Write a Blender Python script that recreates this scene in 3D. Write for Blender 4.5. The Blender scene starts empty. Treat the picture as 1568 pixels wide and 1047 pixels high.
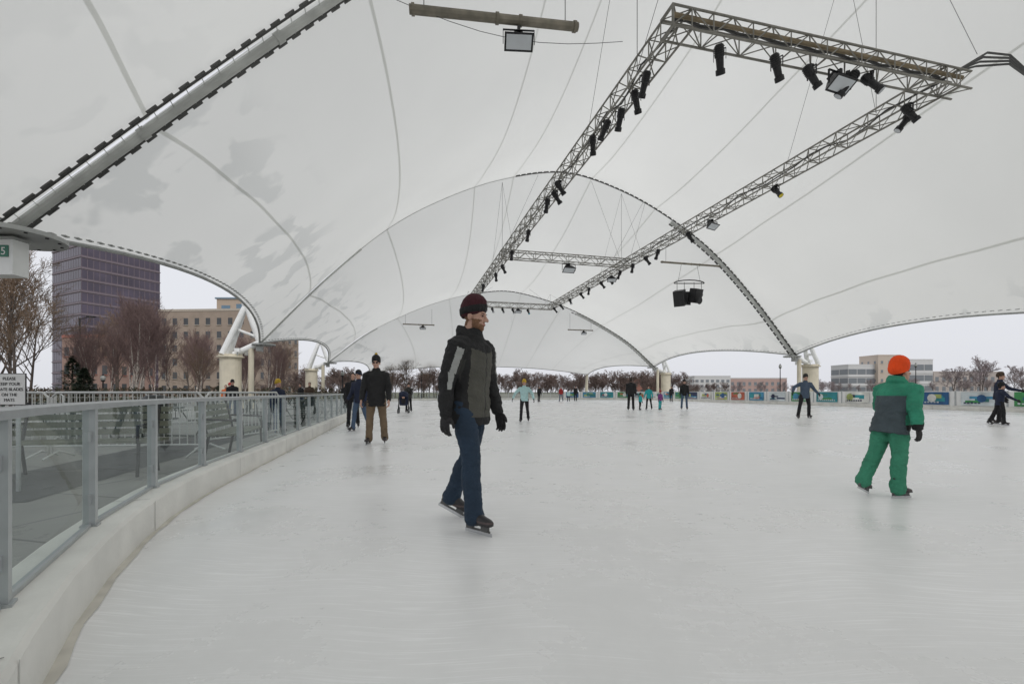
import bpy, math, random
import numpy as np
from mathutils import Vector, Matrix, noise, Quaternion
random.seed(7)
S=bpy.context.scene
COL=S.collection
C_,S_=0.9720,0.2352
def W(u,v,z=0.0):
    return Vector((C_*v-S_*u, S_*v+C_*u, z))
YAWR=math.atan2(S_,C_)   # rotation of rink frame (v axis is local x, u axis is local y)

# ------------------------------------------------------------------ materials
MATS={}
def pm(name,col,rough=.6,metal=0.,var=.12,scale=4.,bump=0.,bscale=None,spec=.5,detail=2):
    if name in MATS: return MATS[name]
    m=bpy.data.materials.new(name); m.use_nodes=True
    nt=m.node_tree; N=nt.nodes; L=nt.links
    b=N['Principled BSDF']
    b.inputs['Roughness'].default_value=rough; b.inputs['Metallic'].default_value=metal
    b.inputs['Specular IOR Level'].default_value=spec
    tc=N.new('ShaderNodeTexCoord')
    no=N.new('ShaderNodeTexNoise'); no.inputs['Scale'].default_value=scale; no.inputs['Detail'].default_value=detail
    L.new(tc.outputs['Object'],no.inputs['Vector'])
    mr=N.new('ShaderNodeMapRange'); mr.inputs[1].default_value=.25; mr.inputs[2].default_value=.75
    mr.inputs[3].default_value=1-var; mr.inputs[4].default_value=1+var
    L.new(no.outputs['Fac'],mr.inputs[0])
    mx=N.new('ShaderNodeVectorMath'); mx.operation='SCALE'; mx.inputs[0].default_value=col[:3]
    L.new(mr.outputs[0],mx.inputs['Scale'])
    L.new(mx.outputs[0],b.inputs['Base Color'])
    if bump>0:
        n2=N.new('ShaderNodeTexNoise'); n2.inputs['Scale'].default_value=bscale or scale*4; n2.inputs['Detail'].default_value=2
        L.new(tc.outputs['Object'],n2.inputs['Vector'])
        bp=N.new('ShaderNodeBump'); bp.inputs['Strength'].default_value=bump; bp.inputs['Distance'].default_value=.02
        L.new(n2.outputs['Fac'],bp.inputs['Height']); L.new(bp.outputs[0],b.inputs['Normal'])
    MATS[name]=m; return m

def glass_mat():
    m=bpy.data.materials.new('fence_glass'); m.use_nodes=True
    nt=m.node_tree; N=nt.nodes; L=nt.links; N.clear()
    o=N.new('ShaderNodeOutputMaterial'); t=N.new('ShaderNodeBsdfTransparent'); t.inputs[0].default_value=(.86,.92,.905,1)
    g=N.new('ShaderNodeBsdfGlossy'); g.inputs['Roughness'].default_value=.02; g.inputs['Color'].default_value=(.9,.95,.95,1)
    d=N.new('ShaderNodeBsdfDiffuse'); d.inputs[0].default_value=(.6,.65,.64,1)
    lw=N.new('ShaderNodeFresnel'); lw.inputs['IOR'].default_value=1.28
    tc=N.new('ShaderNodeTexCoord'); no=N.new('ShaderNodeTexNoise'); no.inputs['Scale'].default_value=3; no.inputs['Detail'].default_value=3
    L.new(tc.outputs['Object'],no.inputs['Vector'])
    mr=N.new('ShaderNodeMapRange'); mr.inputs[1].default_value=.4; mr.inputs[2].default_value=.8; mr.inputs[3].default_value=.01; mr.inputs[4].default_value=.07
    L.new(no.outputs['Fac'],mr.inputs[0])
    m1=N.new('ShaderNodeMixShader'); m2=N.new('ShaderNodeMixShader')
    L.new(mr.outputs[0],m1.inputs[0]); L.new(t.outputs[0],m1.inputs[1]); L.new(d.outputs[0],m1.inputs[2])
    L.new(lw.outputs[0],m2.inputs[0]); L.new(m1.outputs[0],m2.inputs[1]); L.new(g.outputs[0],m2.inputs[2])
    L.new(m2.outputs[0],o.inputs[0]); return m
GLASS=glass_mat()

def membrane_mat(name,A,B,fac=.63):
    m=bpy.data.materials.new(name); m.use_nodes=True
    nt=m.node_tree; N=nt.nodes; L=nt.links; N.clear()
    o=N.new('ShaderNodeOutputMaterial'); d=N.new('ShaderNodeBsdfDiffuse'); t=N.new('ShaderNodeBsdfTranslucent'); mx=N.new('ShaderNodeMixShader')
    mx.inputs[0].default_value=fac
    tc=N.new('ShaderNodeTexCoord')
    at=N.new('ShaderNodeAttribute'); at.attribute_name='wear'
    n1=N.new('ShaderNodeTexNoise'); n1.inputs['Scale'].default_value=.55; n1.inputs['Detail'].default_value=3; n1.inputs['Distortion'].default_value=.5
    n2=N.new('ShaderNodeTexNoise'); n2.inputs['Scale'].default_value=.13; n2.inputs['Detail'].default_value=4
    for n in (n1,n2): L.new(tc.outputs['Object'],n.inputs['Vector'])
    r1=N.new('ShaderNodeMapRange'); r1.interpolation_type='SMOOTHSTEP'; r1.inputs[1].default_value=.52; r1.inputs[2].default_value=.60
    L.new(n1.outputs['Fac'],r1.inputs[0])
    mu=N.new('ShaderNodeMath'); mu.operation='MULTIPLY'; L.new(r1.outputs[0],mu.inputs[0]); L.new(at.outputs['Fac'],mu.inputs[1])
    r2=N.new('ShaderNodeMapRange'); r2.inputs[1].default_value=.3; r2.inputs[2].default_value=.7; r2.inputs[3].default_value=.97; r2.inputs[4].default_value=1.02
    L.new(n2.outputs['Fac'],r2.inputs[0])
    mi=N.new('ShaderNodeMix'); mi.data_type='RGBA'; L.new(mu.outputs[0],mi.inputs['Factor'])
    mi.inputs['A'].default_value=A; mi.inputs['B'].default_value=B
    sc=N.new('ShaderNodeVectorMath'); sc.operation='SCALE'; L.new(mi.outputs['Result'],sc.inputs[0]); L.new(r2.outputs[0],sc.inputs['Scale'])
    L.new(sc.outputs[0],d.inputs[0]); L.new(sc.outputs[0],t.inputs[0])
    L.new(d.outputs[0],mx.inputs[1]); L.new(t.outputs[0],mx.inputs[2]); L.new(mx.outputs[0],o.inputs[0]); return m
FABRIC=membrane_mat('canopy_fabric',(.825,.828,.795,1),(.70,.71,.685,1))
SEAM=membrane_mat('seam_weld',(.76,.765,.74,1),(.64,.64,.62,1),.9)

def ice_mat():
    m=bpy.data.materials.new('ice'); m.use_nodes=True
    nt=m.node_tree; N=nt.nodes; L=nt.links; b=N['Principled BSDF']
    b.inputs['Specular IOR Level'].default_value=.45
    tc=N.new('ShaderNodeTexCoord')
    dn=N.new('ShaderNodeTexNoise'); dn.inputs['Scale'].default_value=.9; dn.inputs['Detail'].default_value=0; dn.noise_dimensions='2D'
    av=N.new('ShaderNodeVectorMath'); av.operation='MULTIPLY_ADD'; av.inputs[1].default_value=(.28,.28,0)
    L.new(tc.outputs['Object'],dn.inputs['Vector']); L.new(dn.outputs['Color'],av.inputs[0]); L.new(tc.outputs['Object'],av.inputs[2])
    hs=[]
    for i,(ang,sc) in enumerate([(.35,(1.6,70,1)),(1.7,(2.2,90,1)),(2.6,(1.8,60,1))]):
        mp=N.new('ShaderNodeMapping'); mp.inputs['Rotation'].default_value=(0,0,ang); mp.inputs['Scale'].default_value=sc; mp.inputs['Location'].default_value=(i*7,i*3,0)
        L.new(av.outputs[0],mp.inputs['Vector'])
        n=N.new('ShaderNodeTexNoise'); n.inputs['Scale'].default_value=1.; n.inputs['Detail'].default_value=1; n.noise_dimensions='2D'
        L.new(mp.outputs[0],n.inputs['Vector'])
        r=N.new('ShaderNodeMapRange'); r.inputs[1].default_value=.63; r.inputs[2].default_value=.74
        L.new(n.outputs['Fac'],r.inputs[0]); hs.append(r)
    acc=hs[0].outputs[0]
    for h in hs[1:]:
        a=N.new('ShaderNodeMath'); a.operation='ADD'; L.new(acc,a.inputs[0]); L.new(h.outputs[0],a.inputs[1]); acc=a.outputs[0]
    pn=N.new('ShaderNodeTexNoise'); pn.inputs['Scale'].default_value=.7; pn.inputs['Detail'].default_value=7; pn.inputs['Roughness'].default_value=.68; pn.noise_dimensions='2D'
    L.new(tc.outputs['Object'],pn.inputs['Vector'])
    pr=N.new('ShaderNodeMapRange'); pr.inputs[1].default_value=.3; pr.inputs[2].default_value=.7; L.new(pn.outputs['Fac'],pr.inputs[0])
    mi=N.new('ShaderNodeMix'); mi.data_type='RGBA'; L.new(pr.outputs[0],mi.inputs['Factor'])
    mi.inputs['A'].default_value=(.79,.79,.782,1); mi.inputs['B'].default_value=(.875,.875,.87,1)
    ml=N.new('ShaderNodeMath'); ml.operation='MULTIPLY'; ml.use_clamp=True; L.new(acc,ml.inputs[0]); L.new(pr.outputs[0],ml.inputs[1])
    mh=N.new('ShaderNodeMath'); mh.operation='MULTIPLY'; mh.inputs[1].default_value=.95; L.new(ml.outputs[0],mh.inputs[0])
    m2=N.new('ShaderNodeMix'); m2.data_type='RGBA'; L.new(mh.outputs[0],m2.inputs['Factor']); L.new(mi.outputs['Result'],m2.inputs['A']); m2.inputs['B'].default_value=(.97,.97,.97,1)
    L.new(m2.outputs['Result'],b.inputs['Base Color'])
    rr=N.new('ShaderNodeMapRange'); rr.inputs[3].default_value=.20; rr.inputs[4].default_value=.46; L.new(pr.outputs[0],rr.inputs[0]); L.new(rr.outputs[0],b.inputs['Roughness'])
    return m
ICE=ice_mat()

def paving_mat():
    m=bpy.data.materials.new('concrete_paving'); m.use_nodes=True
    nt=m.node_tree; N=nt.nodes; L=nt.links; b=N['Principled BSDF']; b.inputs['Roughness'].default_value=.85
    tc=N.new('ShaderNodeTexCoord'); br=N.new('ShaderNodeTexBrick'); br.offset=0; br.inputs['Scale'].default_value=1
    br.inputs['Brick Width'].default_value=1.2; br.inputs['Row Height'].default_value=1.2; br.inputs['Mortar Size'].default_value=.014
    br.inputs['Color1'].default_value=(.20,.20,.19,1); br.inputs['Color2'].default_value=(.265,.265,.25,1); br.inputs['Mortar'].default_value=(.08,.08,.08,1)
    mp=N.new('ShaderNodeMapping'); mp.inputs['Rotation'].default_value=(0,0,.24); L.new(tc.outputs['Object'],mp.inputs[0]); L.new(mp.outputs[0],br.inputs['Vector'])
    no=N.new('ShaderNodeTexNoise'); no.inputs['Scale'].default_value=1.2; no.inputs['Detail'].default_value=6; L.new(tc.outputs['Object'],no.inputs['Vector'])
    mr=N.new('ShaderNodeMapRange'); mr.inputs[3].default_value=.65; mr.inputs[4].default_value=1.35; L.new(no.outputs['Fac'],mr.inputs[0])
    sc=N.new('ShaderNodeVectorMath'); sc.operation='SCALE'; L.new(br.outputs['Color'],sc.inputs[0]); L.new(mr.outputs[0],sc.inputs['Scale'])
    L.new(sc.outputs[0],b.inputs['Base Color']); return m
PAVE=paving_mat()

def ground_mat():
    m=bpy.data.materials.new('winter_grass'); m.use_nodes=True
    nt=m.node_tree; N=nt.nodes; L=nt.links; b=N['Principled BSDF']; b.inputs['Roughness'].default_value=.95
    tc=N.new('ShaderNodeTexCoord'); no=N.new('ShaderNodeTexNoise'); no.inputs['Scale'].default_value=.05; no.inputs['Detail'].default_value=6
    L.new(tc.outputs['Object'],no.inputs['Vector'])
    cr=N.new('ShaderNodeValToRGB'); cr.color_ramp.elements[0].position=.35; cr.color_ramp.elements[1].position=.65
    cr.color_ramp.elements[0].color=(.07,.085,.04,1); cr.color_ramp.elements[1].color=(.17,.15,.10,1)
    L.new(no.outputs['Fac'],cr.inputs[0]); L.new(cr.outputs[0],b.inputs['Base Color']); return m

ALU=pm('brushed_aluminium',(.46,.48,.49),.38,.6,.08,12)
TRUSS=pm('truss_steel',(.24,.23,.205),.5,.3,.25,3)
BLACK=pm('black_metal',(.018,.018,.02),.45,.2,.2,8)
LENS=pm('lamp_lens',(.55,.57,.6),.12,0,.05,8)
YEL=pm('yellow_gel',(.75,.6,.05),.3)
BLUE=pm('blue_gel',(.08,.4,.5),.3)
WSTEEL=pm('white_painted_steel',(.80,.81,.80),.4,0,.08,2)
GSTEEL=pm('galvanised_steel',(.40,.41,.40),.5,.3,.15,2)
CREAM=pm('cream_concrete',(.64,.59,.47),.8,0,.12,1.5,.3)
CABLE=pm('dark_cable',(.06,.06,.06),.6)
CURB=pm('curb_white',(.73,.72,.68),.55,0,.14,2.2,.25,18,detail=6)
WHITE=pm('white_board',(.78,.78,.77),.5,0,.05,1)
SKIN=pm('skin',(.52,.31,.235),.5,0,.08,20)
LIPS=pm('lips',(.40,.18,.15),.5)
BEARD=pm('reddish_beard',(.24,.125,.07),.8,0,.3,60,.6,200)
HAIRD=pm('dark_hair',(.03,.02,.015),.7,0,.3,60,.5,200)
EYE=pm('eye_dark',(.03,.02,.02),.2)
BOOT=pm('skate_boot',(.022,.02,.022),.4,0,.2,20)
BOOT2=pm('skate_trim',(.085,.06,.06),.5)
BLADE=pm('skate_blade',(.6,.6,.62),.25,.9)
HOLDER=pm('blade_holder',(.1,.1,.1),.5)
GLOVE=pm('dark_glove',(.022,.02,.022),.8,0,.2,30,.4)

# ------------------------------------------------------------------ mesh builder
class MB:
    def __init__(s): s.v=[]; s.f=[]; s.m=[]
    def add(s,vs,fs,mi=0):
        o=len(s.v); s.v+= [tuple(p) for p in vs]; s.f+=[tuple(i+o for i in f) for f in fs]; s.m+=[mi]*len(fs)
    def tube(s,p0,p1,r0,r1=None,n=6,mi=0,cap=True):
        s.path([p0,p1],[r0,r0 if r1 is None else r1],n,mi,cap)
    def path(s,pts,rs,n=8,mi=0,cap=True,round_=False):
        pts=[Vector(p) for p in pts]
        if not hasattr(rs,'__len__'): rs=[rs]*len(pts)
        rs=list(rs)
        if round_:
            d0=(pts[0]-pts[1]).normalized(); d1=(pts[-1]-pts[-2]).normalized()
            a=[pts[0]+d0*rs[0]*.95, pts[0]+d0*rs[0]*.6]; b=[pts[-1]+d1*rs[-1]*.6, pts[-1]+d1*rs[-1]*.95]
            pts=a+pts+b; rs=[rs[0]*.3,rs[0]*.8]+rs+[rs[-1]*.8,rs[-1]*.3]
        vs=[]; t=(pts[1]-pts[0]).normalized()
        ref=Vector((0,0,1)) if abs(t.z)<.9 else Vector((0,1,0))
        x=t.cross(ref).normalized()
        for i,p in enumerate(pts):
            a=pts[max(i-1,0)]; b=pts[min(i+1,len(pts)-1)]
            t=(b-a).normalized(); x=(x-t*x.dot(t))
            x=x.normalized() if x.length>1e-6 else t.orthogonal().normalized()
            y=t.cross(x)
            for k in range(n):
                an=2*math.pi*k/n; vs.append(p+(x*math.cos(an)+y*math.sin(an))*rs[i])
        fs=[]
        for i in range(len(pts)-1):
            for k in range(n):
                fs.append((i*n+k,i*n+(k+1)%n,(i+1)*n+(k+1)%n,(i+1)*n+k))
        if cap:
            fs.append(tuple(range(n-1,-1,-1))); o=(len(pts)-1)*n; fs.append(tuple(o+k for k in range(n)))
        s.add(vs,fs,mi)
    def loft(s,st,n=16,mi=0,rib=0):
        vs=[]; fs=[]
        for c,X,Y in st:
            for k in range(n):
                an=2*math.pi*k/n; q=1+(rib if k%4<2 else -rib); vs.append(Vector(c)+(Vector(X)*math.cos(an)+Vector(Y)*math.sin(an))*q)
        for i in range(len(st)-1):
            for k in range(n): fs.append((i*n+k,i*n+(k+1)%n,(i+1)*n+(k+1)%n,(i+1)*n+k))
        fs.append(tuple(range(n-1,-1,-1))); o=(len(st)-1)*n; fs.append(tuple(o+k for k in range(n)))
        s.add(vs,fs,mi)
    def ell(s,c,r,n=12,m=8,mi=0,rot=None):
        c=Vector(c); vs=[];fs=[]
        for i in range(m+1):
            ph=math.pi*i/m
            ph=min(max(ph,.06),math.pi-.06)
            for k in range(n):
                a=2*math.pi*k/n; p=Vector((r[0]*math.sin(ph)*math.cos(a),r[1]*math.sin(ph)*math.sin(a),-r[2]*math.cos(ph)))
                if rot: p=rot@p
                vs.append(c+p)
        for i in range(m):
            for k in range(n): fs.append((i*n+k,i*n+(k+1)%n,(i+1)*n+(k+1)%n,(i+1)*n+k))
        fs.append(tuple(range(n-1,-1,-1))); o=m*n; fs.append(tuple(o+k for k in range(n)))
        s.add(vs,fs,mi)
    def box(s,c,d,mi=0,rot=None):
        c=Vector(c); vs=[]
        for x in (-.5,.5):
            for y in (-.5,.5):
                for z in (-.5,.5):
                    p=Vector((x*d[0],y*d[1],z*d[2]))
                    if rot: p=rot@p
                    vs.append(c+p)
        s.add(vs,[(0,1,3,2),(4,6,7,5),(0,4,5,1),(2,3,7,6),(0,2,6,4),(1,5,7,3)],mi)
    def quad(s,a,b,c,d,mi=0): s.add([a,b,c,d],[(0,1,2,3)],mi)
    def mesh(s,name,mats,smooth=False):
        me=bpy.data.meshes.new(name); me.from_pydata(s.v,[],s.f)
        for m in mats: me.materials.append(m)
        me.polygons.foreach_set('material_index',s.m)
        if smooth: me.polygons.foreach_set('use_smooth',[True]*len(me.polygons))
        me.update(); return me
    def obj(s,name,mats,parent=None,smooth=False):
        return mkobj(name,s.mesh(name,mats,smooth),parent)
def mkobj(name,me,parent=None,loc=None,rot=None,scale=None):
    o=bpy.data.objects.new(name,me); COL.objects.link(o)
    if parent: o.parent=parent
    if loc is not None: o.location=loc
    if rot is not None: o.rotation_euler=rot
    if scale is not None: o.scale=scale if hasattr(scale,'__len__') else (scale,)*3
    return o
def empty(name,loc=(0,0,0),rot=(0,0,0),scale=1):
    o=bpy.data.objects.new(name,None); o.empty_display_size=.2; COL.objects.link(o)
    o.location=loc; o.rotation_euler=rot; o.scale=(scale,)*3; return o
RZ=lambda a: Matrix.Rotation(a,3,'Z')
def text_mesh(txt,size,align='CENTER',ext=.001):
    cu=bpy.data.curves.new('t','FONT'); cu.body=txt; cu.size=size; cu.align_x=align; cu.extrude=ext
    o=bpy.data.objects.new('t',cu); COL.objects.link(o)
    dg=bpy.context.evaluated_depsgraph_get(); dg.update()
    me=bpy.data.meshes.new_from_object(o.evaluated_get(dg)); bpy.data.objects.remove(o); return me
def remesh(mb,vox,smooth=3):
    me=mb.mesh('tmp',[]); o=bpy.data.objects.new('tmp',me); COL.objects.link(o)
    m=o.modifiers.new('r','REMESH'); m.mode='VOXEL'; m.voxel_size=vox
    if smooth: q=o.modifiers.new('s','SMOOTH'); q.iterations=smooth; q.factor=.5
    dg=bpy.context.evaluated_depsgraph_get(); dg.update()
    r=bpy.data.meshes.new_from_object(o.evaluated_get(dg)); bpy.data.objects.remove(o)
    r.polygons.foreach_set('use_smooth',[True]*len(r.polygons)); r.materials.clear(); return r
def wrinkle(me,amp,sc,seed=0):
    off=Vector((seed*3.1,seed*1.7,seed))
    ns=[v.normal.copy() for v in me.vertices]
    for v,n in zip(me.vertices,ns):
        p=v.co; q=Vector((p.x,p.y,p.z*1.7))
        a=noise.noise(q*sc+off)+.5*noise.noise(q*sc*2.3+off)
        r=1-abs(noise.noise(q*sc*.8-off))*2
        v.co=p+n*(a*amp+r*amp*.6)

# ------------------------------------------------------------------ ground
g=MB(); R=3000; g.quad((-R,-R,-.03),(R,-R,-.03),(R,R,-.03),(-R,R,-.03)); g.obj('ground',[ground_mat()])
g=MB(); P=[W(-30,-32,-.02),W(-30,40,-.02),W(78,40,-.02),W(78,-32,-.02)]; g.quad(*P); g.obj('plaza_pavement',[PAVE])

def outline():
    pts=[]
    def arc(cu,cv,r,a0,a1,n=24):
        for i in range(n+1):
            a=math.radians(a0+(a1-a0)*i/n); pts.append((cu+r*math.cos(a),cv+r*math.sin(a)))
    arc(5.8,8.3,10.3,180,270); arc(50,8,10,270,360); arc(50,22,10,0,90); arc(5.5,22,10,90,180)
    return pts
OUT=outline()
def resample(pts,step,closed=True):
    P=[Vector((a,b)) for a,b in pts]
    if closed: P.append(P[0].copy())
    L=[0]
    for i in range(1,len(P)): L.append(L[-1]+(P[i]-P[i-1]).length)
    tot=L[-1]; n=int(tot/step); out=[]; j=0
    for k in range(n):
        s=k*tot/n
        while L[j+1]<s: j+=1
        t=(s-L[j])/max(L[j+1]-L[j],1e-9); out.append(P[j].lerp(P[j+1],t))
    return out,tot
RP,TOT=resample(OUT,.1)
NR=len(RP)
def nrm(i):
    t=(RP[(i+1)%NR]-RP[i-1]).normalized(); return Vector((t.y,-t.x))
c0=Vector((28,15)); sgn=1 if nrm(200).dot(RP[200]-c0)>0 else -1
def off(i,d): return RP[i%NR]+nrm(i%NR)*sgn*d
g=MB(); idx=list(range(0,NR,3)); vs=[W(*off(i,.05),0.0) for i in idx]; g.add(vs,[tuple(range(len(vs)))]); 
o=g.obj('ice_rink',[ICE])
prof=[(0,-.02),(0,.225),(.018,.247),(.035,.25),(.26,.25),(.275,.24),(.275,-.05)]
g=MB(); idx=list(range(0,NR,2)); n=len(idx); m=len(prof); vs=[]
for i in idx:
    for d,z in prof: p=off(i,d); vs.append(W(p.x,p.y,z))
fs=[]
for a in range(n):
    b=(a+1)%n
    for k in range(m-1): fs.append((a*m+k,b*m+k,b*m+k+1,a*m+k+1))
g.add(vs,fs); 
g.obj('rink_curb',[CURB])
g=MB()
for i in range(0,NR,24):
    p0=off(i,-.003); p1=off(i,.262); t=W(*off(i+1,0),0)-W(*off(i,0),0); t=t.normalized()*.004
    a=W(p0.x,p0.y,.0);b=W(p0.x,p0.y,.235);c=W(*off(i,.03),.2535);d=W(p1.x,p1.y,.2535)
    for q,r_ in((a,b),(c,d)): g.quad(q-t,q+t,r_+t,r_-t)
g.obj('curb_joint_lines',[pm('joint_grey',(.34,.33,.31),.8)])
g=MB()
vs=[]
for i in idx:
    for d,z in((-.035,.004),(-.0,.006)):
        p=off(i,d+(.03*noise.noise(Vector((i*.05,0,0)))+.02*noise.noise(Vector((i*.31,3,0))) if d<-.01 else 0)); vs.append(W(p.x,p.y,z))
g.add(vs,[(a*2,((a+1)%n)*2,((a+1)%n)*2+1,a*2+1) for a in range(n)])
g.obj('curb_foot_shade',[pm('painted_shade',(.60,.575,.51),.6,0,.18,6)])  # soft shadow at the curb foot, painted as a darker yellowish strip

s0=min(range(NR),key=lambda i:(off(i,.16)-Vector((3.3,-1.85))).length)
step=TOT/NR
iend=min(range(NR),key=lambda i:(RP[i]-Vector((60,22))).length)
fence=empty('glass_fence')
gp=MB(); gg=MB(); gr=MB()
k=int(round(1.2/step))
first=s0-k*int((s0-10)//k)
posts=list(range(first,iend,k))
def W3(i,d,z): p=off(i,d); return W(p.x,p.y,z)
for a in posts:
    p=W3(a,.16,0); t=(W3(a+1,.16,0)-W3(a-1,.16,0)); rot=RZ(math.atan2(t.y,t.x))
    gp.box(p+Vector((0,0,.61)),(.045,.06,.72),0,rot); gp.box(p+Vector((0,0,.256)),(.07,.085,.012),0,rot)
    for zz in(.42,.80):
        for sx in(-1,1): gp.box(p+rot@Vector((sx*.035,0,zz)),(.03,.03,.06),0,rot)
for a,b in zip(posts[:-1],posts[1:]):
    p0=W3(a,.16,0); p1=W3(b,.16,0); d=(p1-p0).normalized(); q0=p0+d*.03; q1=p1-d*.03
    up=Vector((0,0,1)); gg.quad(q0+up*.27,q1+up*.27,q1+up*.965,q0+up*.965)
    gp.box((p0+p1)/2+up*.262,((p1-p0).length-.1,.03,.02),0,RZ(math.atan2(d.y,d.x)))
rp=[i for i in range(posts[0],posts[-1],3)]
vs=[];pr=[(.125,.965),(.125,1.0),(.135,1.01),(.185,1.01),(.195,1.0),(.195,.965)]
for i in rp:
    for d,z in pr: vs.append(W3(i,d,z))
m=6; fs=[]
for a in range(len(rp)-1):
    for q in range(m): fs.append((a*m+q,(a+1)*m+q,(a+1)*m+(q+1)%m,a*m+(q+1)%m))
gr.add(vs,fs)
gp.obj('posts',[ALU],fence); gg.obj('glass_panels',[GLASS],fence); gr.obj('top_rail',[ALU],fence)

# advertising boards
ADC=[(.02,.10,.25),(.03,.26,.30),(.05,.24,.08),(.55,.60,.62),(.02,.03,.08),(.06,.25,.40),(.36,.42,.14),(.48,.12,.07),(.70,.70,.66),(.04,.2,.18)]
ADM=[pm('ad_%d'%i,c,.45,0,.35,1.6) for i,c in enumerate(ADC)]
iend2=min(range(NR),key=lambda i:(RP[i]-Vector((-4.5,22))).length)
k2=int(round(2.4/step)); bidx=list(range(iend,iend2,k2))
board=empty('dasher_board_wall'); gb=MB()
rr=random.Random(3)
for a,b in zip(bidx[:-1],bidx[1:]):
    ns=4
    for q in range(ns):
        i0=a+(b-a)*q//ns; i1=a+(b-a)*(q+1)//ns
        P0=W3(i0,.02,0);P1=W3(i1,.02,0);Q0=W3(i0,.10,0);Q1=W3(i1,.10,0); u=Vector((0,0,1))
        gb.add([P0+u*.252,P1+u*.252,Q1+u*.252,Q0+u*.252,P0+u*1.12,P1+u*1.12,Q1+u*1.12,Q0+u*1.12],[(0,1,5,4),(2,3,7,6),(4,5,6,7)])
    t=(W3(a+1,0,0)-W3(a-1,0,0)); gb.box(W3(a,.03,.70),(.07,.08,.88),1,RZ(math.atan2(t.y,t.x)))
gb.obj('board_panels',[WHITE,ALU],board)
seq=[0,5,1,2,3,8,5,2,4,8,6,7,5,3,2,1,8,6,0,3,2]
for bi,(a,b) in enumerate(zip(bidx[:-1],bidx[1:])):
    A=a+3; B=b-3; P0=W3(A,-.035,0); P1=W3(B,-.035,0); d=(P1-P0); Lw=d.length; d.normalize(); u=Vector((0,0,1)); nn=Vector((d.y,-d.x,0))
    cen=W(28,15); 
    if nn.dot(cen-P0)<0: nn=-nn
    mb=MB(); bm=seq[bi%len(seq)]
    def rect(x0,x1,z0,z1,h,mi): mb.quad(P0+d*x0+u*z0+nn*h,P0+d*x1+u*z0+nn*h,P0+d*x1+u*z1+nn*h,P0+d*x0+u*z1+nn*h,mi)
    rect(0,Lw,.30,1.06,.0,bm)
    for j in range(rr.randint(3,5)):
        x=rr.uniform(.1,Lw-.9); w=rr.uniform(.4,1.1); z=rr.uniform(.36,.75); h=rr.uniform(.1,.3); rect(x,min(x+w,Lw-.05),z,z+h,.004+.002*j,rr.randrange(len(ADM)))
    cx=rr.uniform(.35,Lw-.35); cz=.7; rad=rr.uniform(.16,.28)
    mb.add([P0+d*(cx+rad*math.cos(t*math.pi/8))+u*(cz+rad*math.sin(t*math.pi/8))+nn*.016 for t in range(16)],[tuple(range(16))],rr.randrange(len(ADM)))
    for j in range(rr.randint(4,9)):
        x=.15+j*.17
        if x+.1<Lw-.1: rect(x,x+.11,.40,.40+rr.uniform(.07,.12),.02,3 if bm not in(3,8) else 4)
    mb.obj('ad_banner',ADM,board)

# ------------------------------------------------------------------ canopy
VC=12.2
def prof_fn(vs,zs,vr=None,zr=None):
    Vv=list(vs)+(list(vr) if vr else [2*VC-x for x in vs[-2::-1]]); Zz=list(zs)+(list(zr) if zr else list(zs[-2::-1]))
    def cr(P,x):
        i=min(int(x),len(P)-2); t=x-i
        p1,p2=P[i],P[i+1]; p0=P[i-1] if i>0 else 2*p1-p2; p3=P[i+2] if i+2<len(P) else 2*p2-p1
        return .5*((2*p1)+(-p0+p2)*t+(2*p0-5*p1+4*p2-p3)*t*t+(-p0+3*p1-3*p2+p3)*t**3)
    return lambda a:(cr(Vv,(a+1)*5),cr(Zz,(a+1)*5))
wide=[-9.1,-4.8,-.6,3.7,7.9,12.2]
PM=prof_fn(wide,[4.3,9.0,12.8,15.4,17.1,17.9])
PN=prof_fn(wide,[4.8,9.0,12.9,16.6,19.4,20.9],[17.0,21.8,26.4,31.0,35.0],[21.0,19.8,17.2,12.0,4.8])
PF=prof_fn([-8.0,-4.2,-.1,4.0,8.1,12.2],[4.4,7.5,9.8,11.6,12.8,13.4])
PE=prof_fn([-4.5,-1.2,2.2,5.5,8.9,12.2],[3.9,4.2,4.5,4.7,4.8,4.85])
ARCH=[(-22,PE),(-7.5,PN),(13,PN),(33,PM),(54,PF),(68,PE)]
def surf(b,a,t):
    u0,f0=ARCH[b]; u1,f1=ARCH[b+1]; v0,z0=f0(a); v1,z1=f1(a)
    k=4*t*(1-t); endb=b in(0,4)
    v=v0+(v1-v0)*t; v=VC+(v-VC)*(1-.07*k)
    bump=(-1.3+2.4*abs(a)**3)*(.6 if endb else 1)
    u=u0+(u1-u0)*t
    if endb:
        w=t if b==4 else 1-t
        u+= (-1.8 if b==4 else 1.8)*(1-a*a)*w
    z=z0+(z1-z0)*t+bump*k
    q=max(0,abs(a)-.72)/.28; q=q*(1-q)*4 if q<1 else 0
    z+=.05*q*math.sin(t*34+a*9)*(1-k*.6)
    z+=.10*noise.noise(Vector((u*.22,v*.22,b)))*min(1,k*2)*min(1,(1-abs(a))*6)
    return u,v,z
canopy=empty('tent_canopy'); mb=MB(); wear=[]
NA,NT=96,40
for b in range(5):
    vs=[]
    for j in range(NT+1):
        t=j/NT
        for i in range(NA+1):
            a=-1+2*i/NA; u,v,z=surf(b,a,t); vs.append(W(u,v,z))
            wv=min(1,max(0,(abs(a)-(.76 if a<0 else .92))/.08)); wear.append(wv*(.3 if b<2 else 1))
    fs=[(j*(NA+1)+i,j*(NA+1)+i+1,(j+1)*(NA+1)+i+1,(j+1)*(NA+1)+i) for j in range(NT) for i in range(NA)]
    mb.add(vs,fs)
me=mb.mesh('membrane',[FABRIC],True)
at=me.attributes.new('wear','FLOAT','POINT'); at.data.foreach_set('value',wear)
mkobj('membrane',me,canopy)
sm=MB(); ec=MB()
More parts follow.
